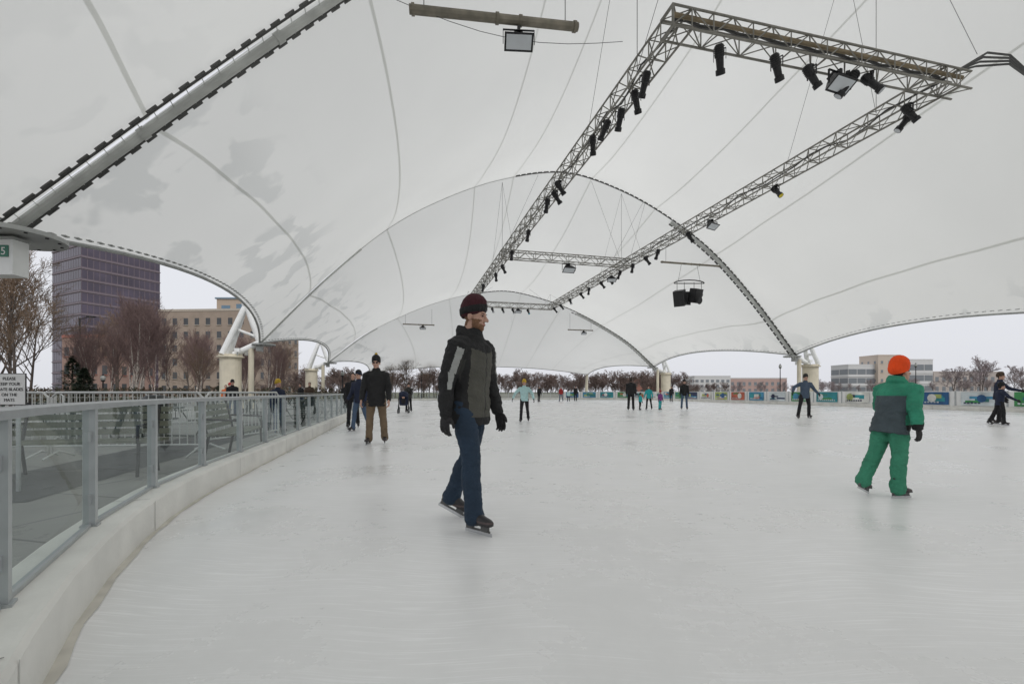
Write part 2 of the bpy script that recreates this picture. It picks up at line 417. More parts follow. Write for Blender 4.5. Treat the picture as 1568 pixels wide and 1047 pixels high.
def strip(b,a0,w,t0=0,t1=1,n=40):
    vs=[]
    for j in range(n+1):
        t=t0+(t1-t0)*j/n
        for s in(-1,1):
            u,v,z=surf(b,a0+s*w,t); vs.append(W(u,v,z-.02))
    sm.add(vs,[(2*j,2*j+1,2*j+3,2*j+2) for j in range(n)])
for b in range(5):
    for a0 in (-.86,-.62,-.33,-.19,.1,.36,.62,.88): strip(b,a0,.0020)
    for s in(-1,1): ec.path([W(*surf(b,s,j/24)[:2],surf(b,s,j/24)[2]-.03) for j in range(25)],.06,6)
    if b in(0,4):
        t=0 if b==0 else 1; ec.path([W(*surf(b,-1+2*i/40,t)) for i in range(41)],.07,6)
for b in (1,2,3):
    for s in(-1,1):
        for j in range(1,60):
            u,v,z=surf(b,s*.992,j/60); ec.box(W(u,v,z-.05),(.10,.16,.03),0,RZ(YAWR))
sm.obj('seams',[SEAM],canopy); ec.obj('edge_cables',[GSTEEL],canopy)

ARCHP=pm('arch_paint',(.50,.51,.49),.5,.0,.2,1.5); CLAMP=pm('clamp_dark',(.075,.075,.072),.6)
def arch(u0,f,near):
    e=empty('support_arch'); mb=MB(); n=80
    P=[f(-1+2*i/n) for i in range(n+1)]
    fine=[f(-1+2*i/500) for i in range(501)]
    if near:
        mb.path([W(u0,v,z-.26) for v,z in P],.11,10,0)
        for du in(-.30,.30): mb.path([W(u0+du,v,z-.18) for v,z in fine[::6]+[fine[-1]]],.028,6,1)
    else:
        lo=[(v,z) for v,z in P if v<-2.5]; hi=[(v,z) for v,z in P if v>21]
        mb.path([W(u0,v,z-.07) for v,z in P if v<=11],.022,6,0)
        mb.path([W(u0-.1,v,z-.30) for v,z in hi],.13,8,0)
        mb.path([W(u0-.25,v,z-.18) for v,z in lo],.06,6,0)
        mb.path([W(u0-.25,v,z-.16) for v,z in P if v>8],.03,6,1)
    last=fine[0]; cnt=0
    for q in fine[1:]:
        dd=math.hypot(q[0]-last[0],q[1]-last[1])
        if dd>.44:
            cnt+=1
            ang=math.atan2(q[1]-last[1],q[0]-last[0])
            rot=RZ(YAWR)@Matrix.Rotation(-ang,3,'Y')
            mv,mz=(q[0]+last[0])/2,(q[1]+last[1])/2
            if near:
                for du in(-.37,.37): mb.box(W(u0+du,mv,mz-.18),(dd*.62,.075,.04),1,rot)
                for du in(-.18,.18): mb.tube(W(u0,mv,mz-.26),W(u0+1.7*du,mv,mz-.18),.012,None,4,0,False)
                if cnt%9==0: mb.path([W(u0,mv-.1*math.cos(ang),mz-.26-.1*math.sin(ang)),W(u0,mv+.1*math.cos(ang),mz-.26+.1*math.sin(ang))],.14,12,0)
            elif mv>8:
                mb.box(W(u0-.28,mv,mz-.14),(dd*.72,.12,.07),1,rot)
                if mv>21: mb.box(W(u0+.2,mv,mz-.30),(dd*.72,.12,.07),1,rot)
            last=q
    mb.obj('arch_tube',[ARCHP,CLAMP],e,False)
for i in (1,2,3,4): arch(ARCH[i][0],ARCH[i][1],i<3)

def column(u0,f,side):
    v,z=f(-1 if side<0 else 1); s=side
    e=empty('canopy_support_column'); pier=MB(); c=W(u0,v+s*1.7); R_=RZ(YAWR)
    zt=z-1.0
    pier.path([c,c+Vector((0,0,zt))],[.62,.62],20); pier.path([c+Vector((0,0,zt)),c+Vector((0,0,zt+.08))],[.78,.78],20); pier.path([c+Vector((0,0,zt+.08)),c+Vector((0,0,zt+.2))],[.68,.68],20); pier.path([c,c+Vector((0,0,.4))],[.75,.72],20)
    pier.path([W(u0,v+s*.5,-.03),W(u0,v+s*.5,z-.3)],.17,12,0)
    ob=pier.obj('pier',[CREAM],e)
    st=MB(); ap=W(u0,v+s*.8,z+2.5); nd=W(u0,v,z)
    for du in(-.55,.55):
        st.path([W(u0+du,v+s*2.0,zt+.18),ap+Vector((0,0,0))],[.19,.16],12,0)
    st.path([ap,nd],[.19,.17],12,0); st.path([W(u0,v+s*1.5,zt+.2),nd],[.2,.2],12,0)
    st.path([W(u0-.42,v+s*1.75,zt+1.1),W(u0+.42,v+s*1.75,zt+1.1)],.12,10,0)
    st.path([W(u0,v+s*1.5,zt+1.9),W(u0,v+s*.2,z+.4)],.09,10,0)
    st.ell(ap,(.26,.26,.26),12,8,0)
    st.path([W(u0+.6,v+s*.9,zt+.2),W(u0+.6,v+s*.9,zt+.75)],.17,12,0)
    d=Vector((0,0,1)); ctr=W(u0,v-s*.25,z-.12)
    st.path([ctr-d*.05,ctr+d*.05],[1.0 if u0==13 else .7]*2,28,1)
    for k in range(14):
        a=k*2*math.pi/14; r=(.88 if u0==13 else .6); q=ctr+Vector((r*math.cos(a),r*math.sin(a),-.07)); st.path([q,q+Vector((0,0,.03))],.035,6,2)
    st.box(nd+Vector((0,0,-.3)),(.35,.35,.5),1,R_)
    for du in(-.5,.5): st.box(W(u0+du,v+s*1.15,zt+.45),(.3,.22,.24),0,R_); st.path([W(u0+du,v+s*1.15,zt+.1),W(u0+du,v+s*1.15,zt+.45)],.03,6,1)
    st.obj('steel_frame',[WSTEEL,GSTEEL,BLACK],e,False)
for i in (1,2,3,4):
    for s in(-1,1): column(ARCH[i][0],ARCH[i][1],s)
def endcol(u0,s):
    v,z=PE(s); e=empty('canopy_edge_post'); m_=MB(); m_.path([W(u0+.6,v,0),W(u0+.2,v,z)],[.3,.18],12); m_.box(W(u0+.6,v,.3),(1.1,1.1,.6),0,RZ(YAWR)); m_.path([W(u0+.2,v,z),W(u0+5,v+s*2,0)],.03,6); m_.obj('post',[CREAM],e)
for s in(-1,1): endcol(68,s)

e=empty('section_number_sign'); mb=MB(); mb.box((-11.95,10.45,4.12),(1.35,.35,.8),0); mb.box((-11.95,10.45,4.55),(1.42,.42,.05),1)
mb.box((-12.2,10.45,4.7),(.08,.08,.5),1); mb.box((-11.5,10.45,4.7),(.08,.08,.5),1)
ob=mb.obj('box',[WSTEEL,GSTEEL],e)
mb=MB(); mb.box((-11.46,10.262,4.25),(.20,.02,.26),0); mb.obj('sign_plate',[pm('sign_green',(.02,.16,.10),.4)],e)
tm=text_mesh('5',.24); tm.materials.append(WHITE); mkobj('numeral',tm,e,(-11.46,10.248,4.165),(math.pi/2,0,0))

# ------------------------------------------------------------------ lighting truss
truss=empty('lighting_truss')
def boxtruss(mb,A,B,w=.55,seg=.62,z=10.95):
    A=Vector((A[0],A[1])); B=Vector((B[0],B[1])); d=(B-A); L=d.length; d.normalize(); n=Vector((-d.y,d.x))
    def P(s,c,h): q=A+d*s+n*c*w/2; return W(q.x,q.y,z+h*w/2)
    for c in(-1,1):
        for h in(-1,1): mb.path([P(0,c,h),P(L,c,h)],.034,6)
    k=max(1,round(L/seg)); sg=L/k
    for i in range(k+1):
        s=i*sg
        if i%2==0:
            for c in(-1,1): mb.path([P(s,c,-1),P(s,c,1)],.02,4,0,False)
            for h in(-1,1): mb.path([P(s,-1,h),P(s,1,h)],.02,4,0,False)
        if i<k:
            q=1 if i%2 else -1
            for c in(-1,1): mb.path([P(s,c,q),P(s+sg,c,-q)],.019,4,0,False)
            for h in(-1,1): mb.path([P(s,q,h),P(s+sg,-q,h)],.019,4,0,False)
TV0,TV1=7.2,16.8
mb=MB()
boxtruss(mb,(10.6,TV0),(51,TV0)); boxtruss(mb,(10.6,TV1),(51,TV1))
for uu in(10.9,32,50.7): boxtruss(mb,(uu,TV0-.3),(uu,TV1+.3+(.5 if uu<12 else 0)),w=.55,z=10.95+(.02 if uu>12 else .03))
mb.obj('truss_frame',[TRUSS],truss)
mb=MB(); mb.path([W(10.75,TV0-.2,11.1),W(10.75,TV1+.6,11.1)],.06,8); mb.obj('feed_pipe',[pm('rusty_tan_pipe',(.24,.19,.12),.7,.1,.35,2)],truss)
wr=MB()
def zat(f,v):
    return min((abs(f(a/50)[0]-v),f(a/50)[1]) for a in range(-50,51))[1]
for u0,f in ((13,PN),(32.8,PM),(50.5,PF)):
    for v in(TV0,TV1):
        wr.path([W(u0,v,11.2),W(u0,v,zat(f,v)-.3)],.011,4,0,False)
        wr.path([W(u0,v,11.2),W(u0,12.2+(v-12.2)*.45,zat(f,12.2+(v-12.2)*.45)-.3)],.009,4,0,False)
        wr.path([W(u0-3,v,11.2),W(u0,v,zat(f,v)-.3)],.008,4,0,False)
        wr.path([W(u0+4,v,11.2),W(u0,v,zat(f,v)-.3)],.008,4,0,False)
for v2 in (19,20.5): wr.path([W(33,v2-3,11.2),W(33,19.2,17.0)],.009,4,0,False)
for vv in(TV0,TV1):
    pts=[W(11+i*.8,vv+.1*math.sin(i*2.1),11.0+.12*math.sin(i*1.3)) for i in range(50)]; wr.path(pts,.03,5)
wr.path([W(11,TV0+i*.4,11.2+.05*math.sin(i*2)) for i in range(25)],.05,5)
for k in range(4):
    wr.path([W(11+k*.06,17.0,11.15),W(10.9+k*.08,17.7,11.6),W(10.8+k*.1,18.6,12.15-k*.08),W(10.9,19.8,12.35-k*.1),W(11.3,21.5,12.3-k*.06),W(13,27.5,12.4-k*.05)],.035,5)
wr.path([W(13,-.5+i*.9,12.0-.35*math.sin(i/8*math.pi)*1.6) for i in range(9)],.010,4)
wr.obj('hanging_cables',[CABLE],truss)

def spot_mesh(gel=0):
    mb=MB()
    mb.path([(0,0,.0),(0,0,-.08),(0,0,-.10)],[.02,.02,.02],6)
    mb.box((0,0,-.03),(.07,.10,.08)); 
    for s in(-1,1): mb.box((s*.15,0,-.22),(.012,.04,.28))
    mb.box((0,0,-.085),(.31,.04,.012))
    R_=Matrix.Rotation(math.radians(-38),3,'X'); c=Vector((0,0,-.33))
    def q(z): return c+R_@Vector((0,0,z))
    mb.path([q(.34),q(.30),q(.05),q(.03),q(-.22),q(-.24),q(-.36)],[.07,.115,.125,.10,.09,.12,.12],14,0)
    mb.path([q(-.361),q(-.366)],[.10,.10],14,1)
    for k in range(4): mb.path([q(.10+k*.05),q(.12+k*.05)],.135,14)
    return mb.mesh('spotlight',[BLACK,[LENS,YEL,BLUE][gel]])
SP=[spot_mesh(0),spot_mesh(1),spot_mesh(2)]
def flood_mesh():
    mb=MB(); mb.box((0,0,-.05),(.08,.1,.12))
    for s in(-1,1): mb.box((s*.40,0,-.25),(.015,.05,.36))
    mb.box((0,0,-.08),(.80,.05,.015))
    R_=Matrix.Rotation(math.radians(-32),3,'X')
    c=Vector((0,0,-.34))
    st=[(.20,.18,.10),(.12,.24,.13),(-.05,.34,.19),(-.10,.37,.215)]
    vs=[];
    for z,x,y in st:
        for a,b in((-1,-1),(1,-1),(1,1),(-1,1)): vs.append(c+R_@Vector((a*x,b*y,z)))
    fs=[(i*4+k,i*4+(k+1)%4,(i+1)*4+(k+1)%4,(i+1)*4+k) for i in range(3) for k in range(4)]+[(3,2,1,0),(12,13,14,15)]
    mb.add(vs,fs)
    mb.add([c+R_@Vector((a*.32,b*.165,-.103)) for a,b in((-1,-1),(1,-1),(1,1),(-1,1))],[(0,1,2,3)],1)
    mb.box(c+R_@Vector((0,0,.28)),(.22,.2,.16),0,R_)
    return mb.mesh('flood_light',[BLACK,pm('flood_glass',(.58,.61,.64),.15,0,.05,3)])
FL=flood_mesh()
zb=10.95-.275
def lamp(me,u,v,yaw,name=None,z=zb,s=1.):
    return mkobj(name or ('spotlight' if me is not FL else 'flood_light'),me,None,W(u,v,z),(0,0,math.radians(yaw)),s)
for u,y in((12.4,200),(13.2,160),(14.2,190),(14.9,215),(15.9,170),(19.6,120),(20.6,100),(21.6,200),(26,180),(30,190),(33.5,150),(36,180),(40,210),(44,180),(48,160)): lamp(SP[2 if u in(36,) else 0],u,TV0+random.uniform(-.25,.25),y+random.uniform(-15,15))
for v,y in((8.6,150),(10.4,130),(11.7,100),(13.7,60)): lamp(SP[0],10.9+random.uniform(-.2,.2),v,y,s=1.05)
lamp(FL,10.9,12.7,20,s=1.15); lamp(SP[0],10.9,13.0,240,s=1.1)
for u,v,y,kk in((11.6,16.6,80,0),(12.0,16.9,250,0),(17.6,16.8,20,1),(24,16.8,100,0),(27.5,16.8,190,0),(29,16.8,90,0),(31,16.8,180,0),(33,16.8,200,0),(35,16.8,90,2),(36.5,16.8,90,0),(39,16.8,180,0),(41,16.8,90,0),(44,16.8,20,0),(47,16.8,80,0),(49,16.8,90,2)): lamp(SP[kk],u,v+random.uniform(-.2,.2),y)
lamp(FL,22,16.8,30); lamp(FL,34.5,16.8,0); lamp(FL,32,12.1,15,s=1.3); lamp(FL,50.7,9,10); lamp(FL,50.7,13,10)
for v in(10,11.2,12.4,14.2): lamp(SP[2 if v>14 else 0],50.7,v,30)
def pipe(u,v,z,L,tilt=0,r=.10,s=1.15,f_=None):
    e=empty('hanging_light_bar'); mb=MB(); a=W(u,v-L/2,z-tilt); b=W(u,v+L/2,z+tilt)
    mb.path([a,b],r,10,0)
    for q in(.02,.5,.64,.98):
        c=a.lerp(b,q); mb.path([c-(b-a).normalized()*.04,c+(b-a).normalized()*.04],r*1.25,10,0)
    for q in(.08,.92):
        c=a.lerp(b,q); mb.path([c,c+Vector((0,0,zat(f_,v)-z))],.012,4,1,False)
    mb.obj('bar',[pm('weathered_bar',(.21,.19,.15),.6,.2,.4,2.5),CABLE],e)
    if s>.1: mkobj('flood',FL,e,W(u,v+L*.13,z-r),(0,0,YAWR+math.radians(-10)),s)
pipe(13,2.7,11.95,5.0,0.22,r=.13,f_=PN); pipe(33,23.2,11.6,5.6,0,r=.08,s=.01,f_=PM); pipe(54,1.9,8.9,3.6,0,r=.07,s=.9,f_=PF); pipe(54,22,8.9,3.4,0,r=.07,s=.9,f_=PF)
e=empty('speaker_cluster'); mb=MB(); c=W(33,23,8.9)
def rotbox(c,d,yaw,pitch,mi=0): mb.box(c,d,mi,RZ(yaw)@Matrix.Rotation(pitch,3,'X'))
rotbox(c+Vector((-.85,-.2,-.15)),(.85,.75,1.25),-.6,.35); rotbox(c+Vector((.55,.1,.1)),(.8,.7,1.15),.5,.25)
rotbox(c+Vector((-.05,.6,0)),(.6,.7,1.1),.1,.2)
for dx,yw in((-.85,-.6),(.55,.5)):
    R_=RZ(yw)@Matrix.Rotation(.3,3,'X')
    for zz,r in((.25,.18),(-.22,.28)):
        p=c+Vector((dx,-.0,-.05))+R_@Vector((0,-.47,zz)); d=R_@Vector((0,-1,0)); mb.path([p,p+d*.02],[r,r],18,1)
mb.path([c+Vector((1.25*math.cos(t*math.pi/8),0,1.1+.28*math.sin(t*math.pi/8))) for t in range(9)],.045,6)
mb.path([c+Vector((1.2,0,1.1)),c+Vector((-1.2,0,1.1))],.04,6)
for x in(-1,-.4,.4,1): mb.path([c+Vector((x,0,.5)),c+Vector((x,0,1.2))],.02,5)
for x in(-.9,.9): mb.path([c+Vector((x,0,1.3)),W(33,23+x*.8,11.6)],.012,4)
mb.obj('speakers',[BLACK,pm('speaker_grille',(.035,.035,.037),.8)],e)

# ------------------------------------------------------------------ people
def build_head():
    mb=MB()
    mb.ell((0,.012,.03),(.075,.094,.088),18,12); mb.ell((0,-.018,-.035),(.060,.072,.082),18,12); mb.ell((0,-.066,-.098),(.028,.024,.024))
    mb.ell((0,-.04,-.07),(.052,.05,.045)); mb.path([(0,-.086,.012),(0,-.100,-.014),(0,-.112,-.032)],[.009,.011,.014],10,0,True,True)
    mb.ell((0,-.079,.024),(.048,.013,.010)); mb.ell((0,-.088,-.066),(.024,.010,.010))
    for s in(-1,1):
        mb.ell((s*.077,.015,-.012),(.010,.020,.032)); mb.ell((s*.036,-.066,-.028),(.022,.02,.02)); mb.ell((s*.014,-.098,-.034),(.009,.011,.009))
    mb.path([(0,.02,-.05),(0,.035,-.22)],[.056,.062],14)
    return remesh(mb,.0050,2)
HEAD=build_head()
def head_mesh(beard,hair):
    me=HEAD.copy()
    for m in (SKIN,BEARD if beard else hair,LIPS): me.materials.append(m)
    for p in me.polygons:
        x,y,z=p.center; mi=0
        if y>.02+.25*(-z if z<0 else 0) and z>-.09 and abs(x)<.074: mi=1
        if abs(x)>.055 and y>-.01 and z>.0 and abs(x)<.073: mi=1
        if beard:
            if z<-.062-.010*noise.noise(p.center*90) and z>-.125 and y<.0: mi=1
            if z<-.03 and abs(x)>.045 and y<.0 and z>-.12: mi=1
            if -.055<z<-.044 and y<-.085: mi=1
        if abs(z+.066)<.007 and y<-.086 and abs(x)<.024: mi=2
        p.material_index=mi
    return me
def build_hand():
    mb=MB()
    mb.loft([((0,0,.02),(.022,0,0),(0,.027,0)),((0,0,-.01),(.018,0,0),(0,.030,0)),((.0,0,-.05),(.017,0,0),(0,.041,0)),((.002,0,-.085),(.014,0,0),(0,.042,0)),((.004,0,-.098),(.010,0,0),(0,.038,0))],14)
    for y,L,c in((-.031,.072,.9),(-.0105,.080,1.0),(.0105,.074,1.1),(.031,.058,1.25)):
        p=Vector((.002,y,-.088)); a=.25*c; pts=[p]
        for k,fr in enumerate((.45,.32,.23)):
            p=p+Vector((math.sin(a),y*.10,-math.cos(a)))*L*fr; pts.append(p); a+=.42*c
        mb.path(pts,[.0102,.0096,.0088,.0076],9,0,True,True)
    mb.path([(.004,-.024,-.02),(.010,-.048,-.045),(.016,-.060,-.072),(.022,-.062,-.094)],[.014,.0125,.0108,.009],9,0,True,True)
    return remesh(mb,.0036,2)
HAND_R=build_hand()
HAND_L=HAND_R.copy()
HAND_L.transform(Matrix.Scale(-1,4,Vector((1,0,0)))); HAND_L.flip_normals()
def handmesh(side,mat):
    me=(HAND_R if side<0 else HAND_L).copy(); me.materials.append(mat); return me

def person(name,X,Y,H,yaw,jac,pan,hat,legs=((6,4,8),(-4,4,12)),arms=((0,10,14),(0,10,14)),lean=4,headyaw=0,headpitch=0,
           vox=.02,bulk=1.,hand=GLOVE,boots=BOOT,jfn=None,jmats=None,beard=False,hair=HAIRD,pom=None,hatband=None,hood=False,skates=True,headk=1.,z=0,hem=.13,glasses=False,toe=10,tall=1.):
    k=H/1.88; e=empty(name,(X,Y,z),(0,0,math.radians(yaw)),k)
    rad=math.radians
    up=Vector((0,-math.sin(rad(lean)),math.cos(rad(lean)))); fw=Vector((0,-math.cos(rad(lean)),-math.sin(rad(lean))))
    hip=Vector((0,0,0)); foot_z=[]; LEG=[];
    for s,(a,o,kb) in zip((-1,1),legs):
        h=hip+Vector((s*.095,0,-.02))
        def dv(a,o): return Vector((s*math.sin(rad(o)),-math.sin(rad(a)),-math.cos(rad(a))*math.cos(rad(o))))
        kn=h+dv(a,o)*.43; an=kn+dv(a-kb,o*.6)*.415
        LEG.append((s,h,kn,an,a-kb)); foot_z.append(an.z)
    dz=-min(foot_z)+.085+(.072 if skates else .0)
    T=Vector((0,0,dz)); hip=hip+T; LEG=[(s,h+T,kn+T,an+T,fa) for s,h,kn,an,fa in LEG]
    mb=MB(); Xv=Vector((1,0,0))
    mb.loft([(hip+up*.12,Xv*.145,fw*.105),(hip+up*.0,Xv*.165*bulk**.5,fw*.125),(hip-Vector((0,0,.09)),Xv*.150*bulk**.5,fw*.115),(hip-Vector((0,0,.13)),Xv*.09,fw*.08)],18)
    for s,h,kn,an,fa in LEG:
        b=bulk; sh=(an-kn).normalized()
        mb.path([h+Vector((0,0,.02)),h.lerp(kn,.45),kn,kn.lerp(an,.35)+Vector((0,.012,0)),kn.lerp(an,.8),an+sh*.03],[.095*b**.5,.085*b,.066*b,.068*b,.062*b,.070*b],14,0,True,True)
    me=remesh(mb,vox); wrinkle(me,.006*bulk,13,random.random()*9); me.materials.append(pan); mkobj('trousers',me,e)
    mb=MB(); bl=MB()
    for s,h,kn,an,fa in LEG:
        pit=min(28,max(-12,-fa*.8))
        grounded=abs(an.z-min(l[3].z for l in LEG))<.02
        if grounded: pit=0
        Rm=RZ(rad(s*toe))@Matrix.Rotation(rad(pit),3,'X')
        def q(x,y,z): return an+Rm@Vector((x,y,z))
        st=[]
        for y,zc,rx,rz in((.085,-.04,.022,.025),(.07,-.035,.034,.045),(.02,-.03,.038,.052),(-.05,-.035,.040,.046),(-.11,-.048,.046,.034),(-.16,-.055,.042,.028),(-.195,-.06,.022,.018)):
            st.append((q(0,y,zc),Rm@Vector((rx,0,0)),Rm@Vector((0,0,rz))))
        mb.loft(st,14); mb.path([q(0,.02,-.04),q(0,.025,.05),q(0,.02,.11)],[.045,.046,.052],12)
        mb.box(q(0,-.055,-.079),(.075,.255,.012),0,Rm)
        if skates:
            for yy in(.04,-.12): bl.box(q(0,yy,-.103),(.026,.07,.04),0,Rm)
            bl.box(q(0,-.045,-.124),(.012,.25,.014),0,Rm); bl.box(q(0,-.05,-.144),(.005,.285,.026),1,Rm)
    me=remesh(mb,min(vox,.010),2); me.materials.append(boots); me.materials.append(BOOT2)
    amin=min(l[3].z for l in LEG)
    for p in me.polygons:
        if abs(p.center.z-(amin-.050))<.007 and p.normal.z<.6: p.material_index=1
    mkobj('skates' if skates else 'boots',me,e)
    if skates: bl.obj('skate_blades',[HOLDER,BLADE],e)
    mb=MB(); b=bulk**.8
    S0=[(-hem,.185,.142),(-.02,.178,.140),(.12,.165,.130),(.26,.178,.135),(.38,.192,.138),(.46,.182,.122),(.51,.125,.095),(.55,.080,.078),(.60,.070,.072),(.615,.05,.05)]
    mb.loft([(hip+up*h,Xv*rx*b,fw*ry*b) for h,rx,ry in S0],22)
    ARM=[]
    for s,(a,o,eb) in zip((-1,1),arms):
        shd=hip+up*.455+Vector((s*.185*b**.5,0,0))
        def dv(a,o): return Vector((s*math.sin(rad(o)),-math.sin(rad(a))*math.cos(rad(o)),-math.cos(rad(a))*math.cos(rad(o))))
        el=shd+dv(a,o)*.285; wr_=el+dv(a+eb,o*.4)*.245
        mb.path([shd-Vector((s*.05,0,-.01)),shd,shd.lerp(el,.5),el,el.lerp(wr_,.5),wr_],[.075*b,.082*b,.070*b,.060*b,.055*b,.047*b],14,0,True,True)
        ARM.append((s,shd,el,wr_))
    if hood:
        mb.loft([(hip+up*.50,Xv*.12,fw*.10),(hip+up*.56-fw*.03,Xv*.135,fw*.105),(hip+up*.63-fw*.07,Xv*.10,fw*.05)],16)
    me=remesh(mb,vox); wrinkle(me,.008*bulk,11,random.random()*9)
    for m in (jmats or [jac]): me.materials.append(m)
    if jfn:
        for p in me.polygons:
            c=p.center; lab='torso'; tt=0; az=0
            for s,a_,b_,w_ in ARM:
                for nm,p0,p1 in(('up',a_,b_),('fore',b_,w_)):
                    d=p1-p0; t=max(0,min(1,(c-p0).dot(d)/d.length_squared)); r_=c-(p0+d*t); dist=r_.length
                    if dist<.092*b and abs(c.x)>.165*b: lab=nm; tt=t; az=math.degrees(math.atan2(r_.x*s,-r_.y))
            p.material_index=jfn(lab,c-hip,tt,az)
    mkobj('jacket',me,e)
    for s,shd,el,wr_ in ARM:
        d=(wr_-el).normalized(); Rq=Vector((0,0,-1)).rotation_difference(d).to_matrix().to_4x4()
        ho=mkobj('hand',handmesh(s,hand),e); ho.matrix_local=Matrix.Translation(wr_+d*.015)@Rq@Matrix.Scale(1.12,4)
    hc=hip+up*.60+Vector((0,-.02,.115)); hm=head_mesh(beard,hair)
    hk=headk; M=Matrix.Translation(hc)@Matrix.Rotation(rad(headyaw),4,'Z')@Matrix.Rotation(rad(headpitch),4,'X')@Matrix.Scale(hk,4)
    ho=mkobj('head',hm,e); ho.matrix_local=M
    ey=MB()
    for s in(-1,1): ey.ell((s*.030,-.080,.001),(.011,.008,.0055),10,6)
    if glasses:
        for s in(-1,1): ey.ell((s*.032,-.090,.003),(.027,.010,.019),12,6)
        ey.box((0,-.094,.008),(.05,.006,.006))
    for s in(-1,1): ey.ell((s*.030,-.087,.020),(.018,.006,.003),10,6)
    ho=ey.obj('eyes',[EYE],e,True); ho.matrix_local=M
    hb=MB()
    if hat:
        st=[(-.02,.078,.090),(.0,.089,.104),(.028,.092,.110),(.058,.093,.111),(.066,.089,.107),(.09,.087,.105),(.118,.078,.094),(.143,.060,.074),(.160,.036,.046),(.167,.010,.012)]
        tilt=-.26; lift=.016
        hb.loft([((0,.018,lift+.03+(z_-.03)*tall),(x_,0,0),(0,y_,y_*tilt*(1 if z_<.1 else .5))) for z_,x_,y_ in st],72,0,.012)
        if hatband:
            hb.loft([((0,.018,lift+z_),(x_*1.025,0,0),(0,y_*1.025,y_*tilt)) for z_,x_,y_ in((.0,.089,.104),(.028,.092,.110),(.055,.093,.111))],72,1,.012)
        if pom: hb.ell((0,.014,.190),(.032,.032,.030),12,8,1)
        for i,p in enumerate(hb.v):
            q=Vector(p); nn_=noise.noise(q*28)*.004+noise.noise(q*11+Vector((H,0,0)))*.006; d_=Vector((q.x,q.y,q.z*.5)).normalized(); hb.v[i]=tuple(q+d_*nn_)
        mm=[hat,hatband or pom or hat]
    else:
        st=[(-.09,.07,.05),(-.02,.082,.085),(.05,.085,.105),(.09,.075,.092),(.125,.045,.06),(.135,.01,.012)]
        hb.loft([((0,.028,z_),(x_,0,0),(0,y_*.95,0)) for z_,x_,y_ in st],20,0); mm=[hair,hair]
    me=hb.mesh('hat' if hat else 'hair',mm,True); ho=mkobj('hat' if hat else 'hair',me,e); ho.matrix_local=M
    return e
cl=lambda n,c,r=.85:pm(n,c,r,0,.2,6,.5,70)
J_dark=cl('jacket_black',(.014,.014,.015)); J_olive=cl('jacket_olive_grey',(.080,.078,.066)); J_grey=cl('jacket_light_grey',(.34,.35,.34)); J_char=cl('jacket_charcoal',(.032,.032,.030))
JEANS=cl('jeans_blue',(.016,.034,.062)); KHAKI=cl('khaki_trousers',(.17,.12,.075)); MAROON=cl('knit_maroon',(.055,.012,.018),.95)
GREEN=cl('green_fabric',(.035,.27,.165)); SLATE=cl('slate_fabric',(.065,.088,.10)); ORANGE=cl('orange_knit',(.90,.085,.012),.95); GREENP=cl('green_trousers',(.045,.25,.15))
NAVY=cl('navy_fabric',(.015,.022,.05)); BLK=cl('black_trousers',(.012,.012,.014)); TEAL=cl('teal_fabric',(.03,.40,.42)); LTEAL=cl('pale_teal_fabric',(.45,.66,.66)); YELK=cl('mustard_knit',(.55,.36,.04))
DENIM=cl('faded_denim',(.07,.11,.18)); SBLUE=cl('slate_blue',(.07,.10,.15)); RED=cl('red_fabric',(.35,.03,.03)); ORJ=cl('orange_fabric',(.5,.12,.03)); PURP=cl('purple_fabric',(.2,.05,.2)); BROWN=cl('brown_fabric',(.07,.045,.03))
def jf_main(lab,c,t,az):
    if lab=='up':
        if 12<az<52 and t>.05: return 2
        if -40<az<=12 and t>.3: return 3
        return 0
    if lab=='fore': return 2 if (12<az<45 and t<.3) else 0
    if c.z>.40+.25*abs(c.x): return 0
    if abs(c.x)>.150: return 0
    if c.z<-.11: return 0
    if abs(c.x)<.008 and c.y<0: return 0
    return 1
person('man_skating',-.34,3.66,1.83,60,J_char,JEANS,MAROON,legs=((14,4,9),(-12,4,16)),arms=((-14,11,14),(3,9,14)),lean=3,headyaw=14,headpitch=6,vox=.0085,
       jfn=jf_main,jmats=[J_dark,J_olive,J_grey,J_char],beard=True,hatband=J_dark,hood=True,boots=BOOT,bulk=1.12,hem=.16)
def jf_child(lab,c,t,az):
    if lab!='torso': return 2 if (lab=='fore' and t>.85) else 0
    return 1 if -.16<c.z<.36 else 0
person('child_skating',3.93,4.72,1.41,104,GREEN,GREENP,ORANGE,legs=((-2,4,6),(-14,4,14)),arms=((-24,18,26),(16,20,34)),lean=15,headyaw=-4,headpitch=-4,vox=.010,bulk=1.34,
       jfn=jf_child,jmats=[GREEN,SLATE,J_dark],headk=1.20,hood=True,hem=.17,tall=1.06)
person('man_in_black_jacket',-2.77,9.3,1.80,6,J_dark,KHAKI,J_dark,legs=((3,5,6),(-3,5,8)),arms=((4,13,18),(2,13,20)),lean=2,vox=.014,bulk=1.12,pom=YELK,glasses=True,hem=.2,hand=SKIN)
person('woman_in_dark_coat',-4.15,12.4,1.66,-20,NAVY,DENIM,BLK,legs=((12,4,6),(-12,4,14)),arms=((10,10,30),(-10,10,20)),vox=.018,hatband=NAVY)
person('man_in_dark_coat',-4.75,13.6,1.66,15,BLK,BLK,None,legs=((8,4,6),(-8,4,14)),vox=.02)
person('girl_skating',.44,16.2,1.52,-8,LTEAL,BLK,YELK,legs=((12,4,10),(-10,4,20)),arms=((5,48,20),(5,38,25)),lean=5,vox=.018,hair=BROWN,hem=.08)
person('man_in_slate_jacket',11.7,18.2,1.80,-10,SBLUE,BLK,J_char,legs=((8,14,12),(-4,12,16)),arms=((15,62,20),(12,30,40)),lean=8,vox=.018)
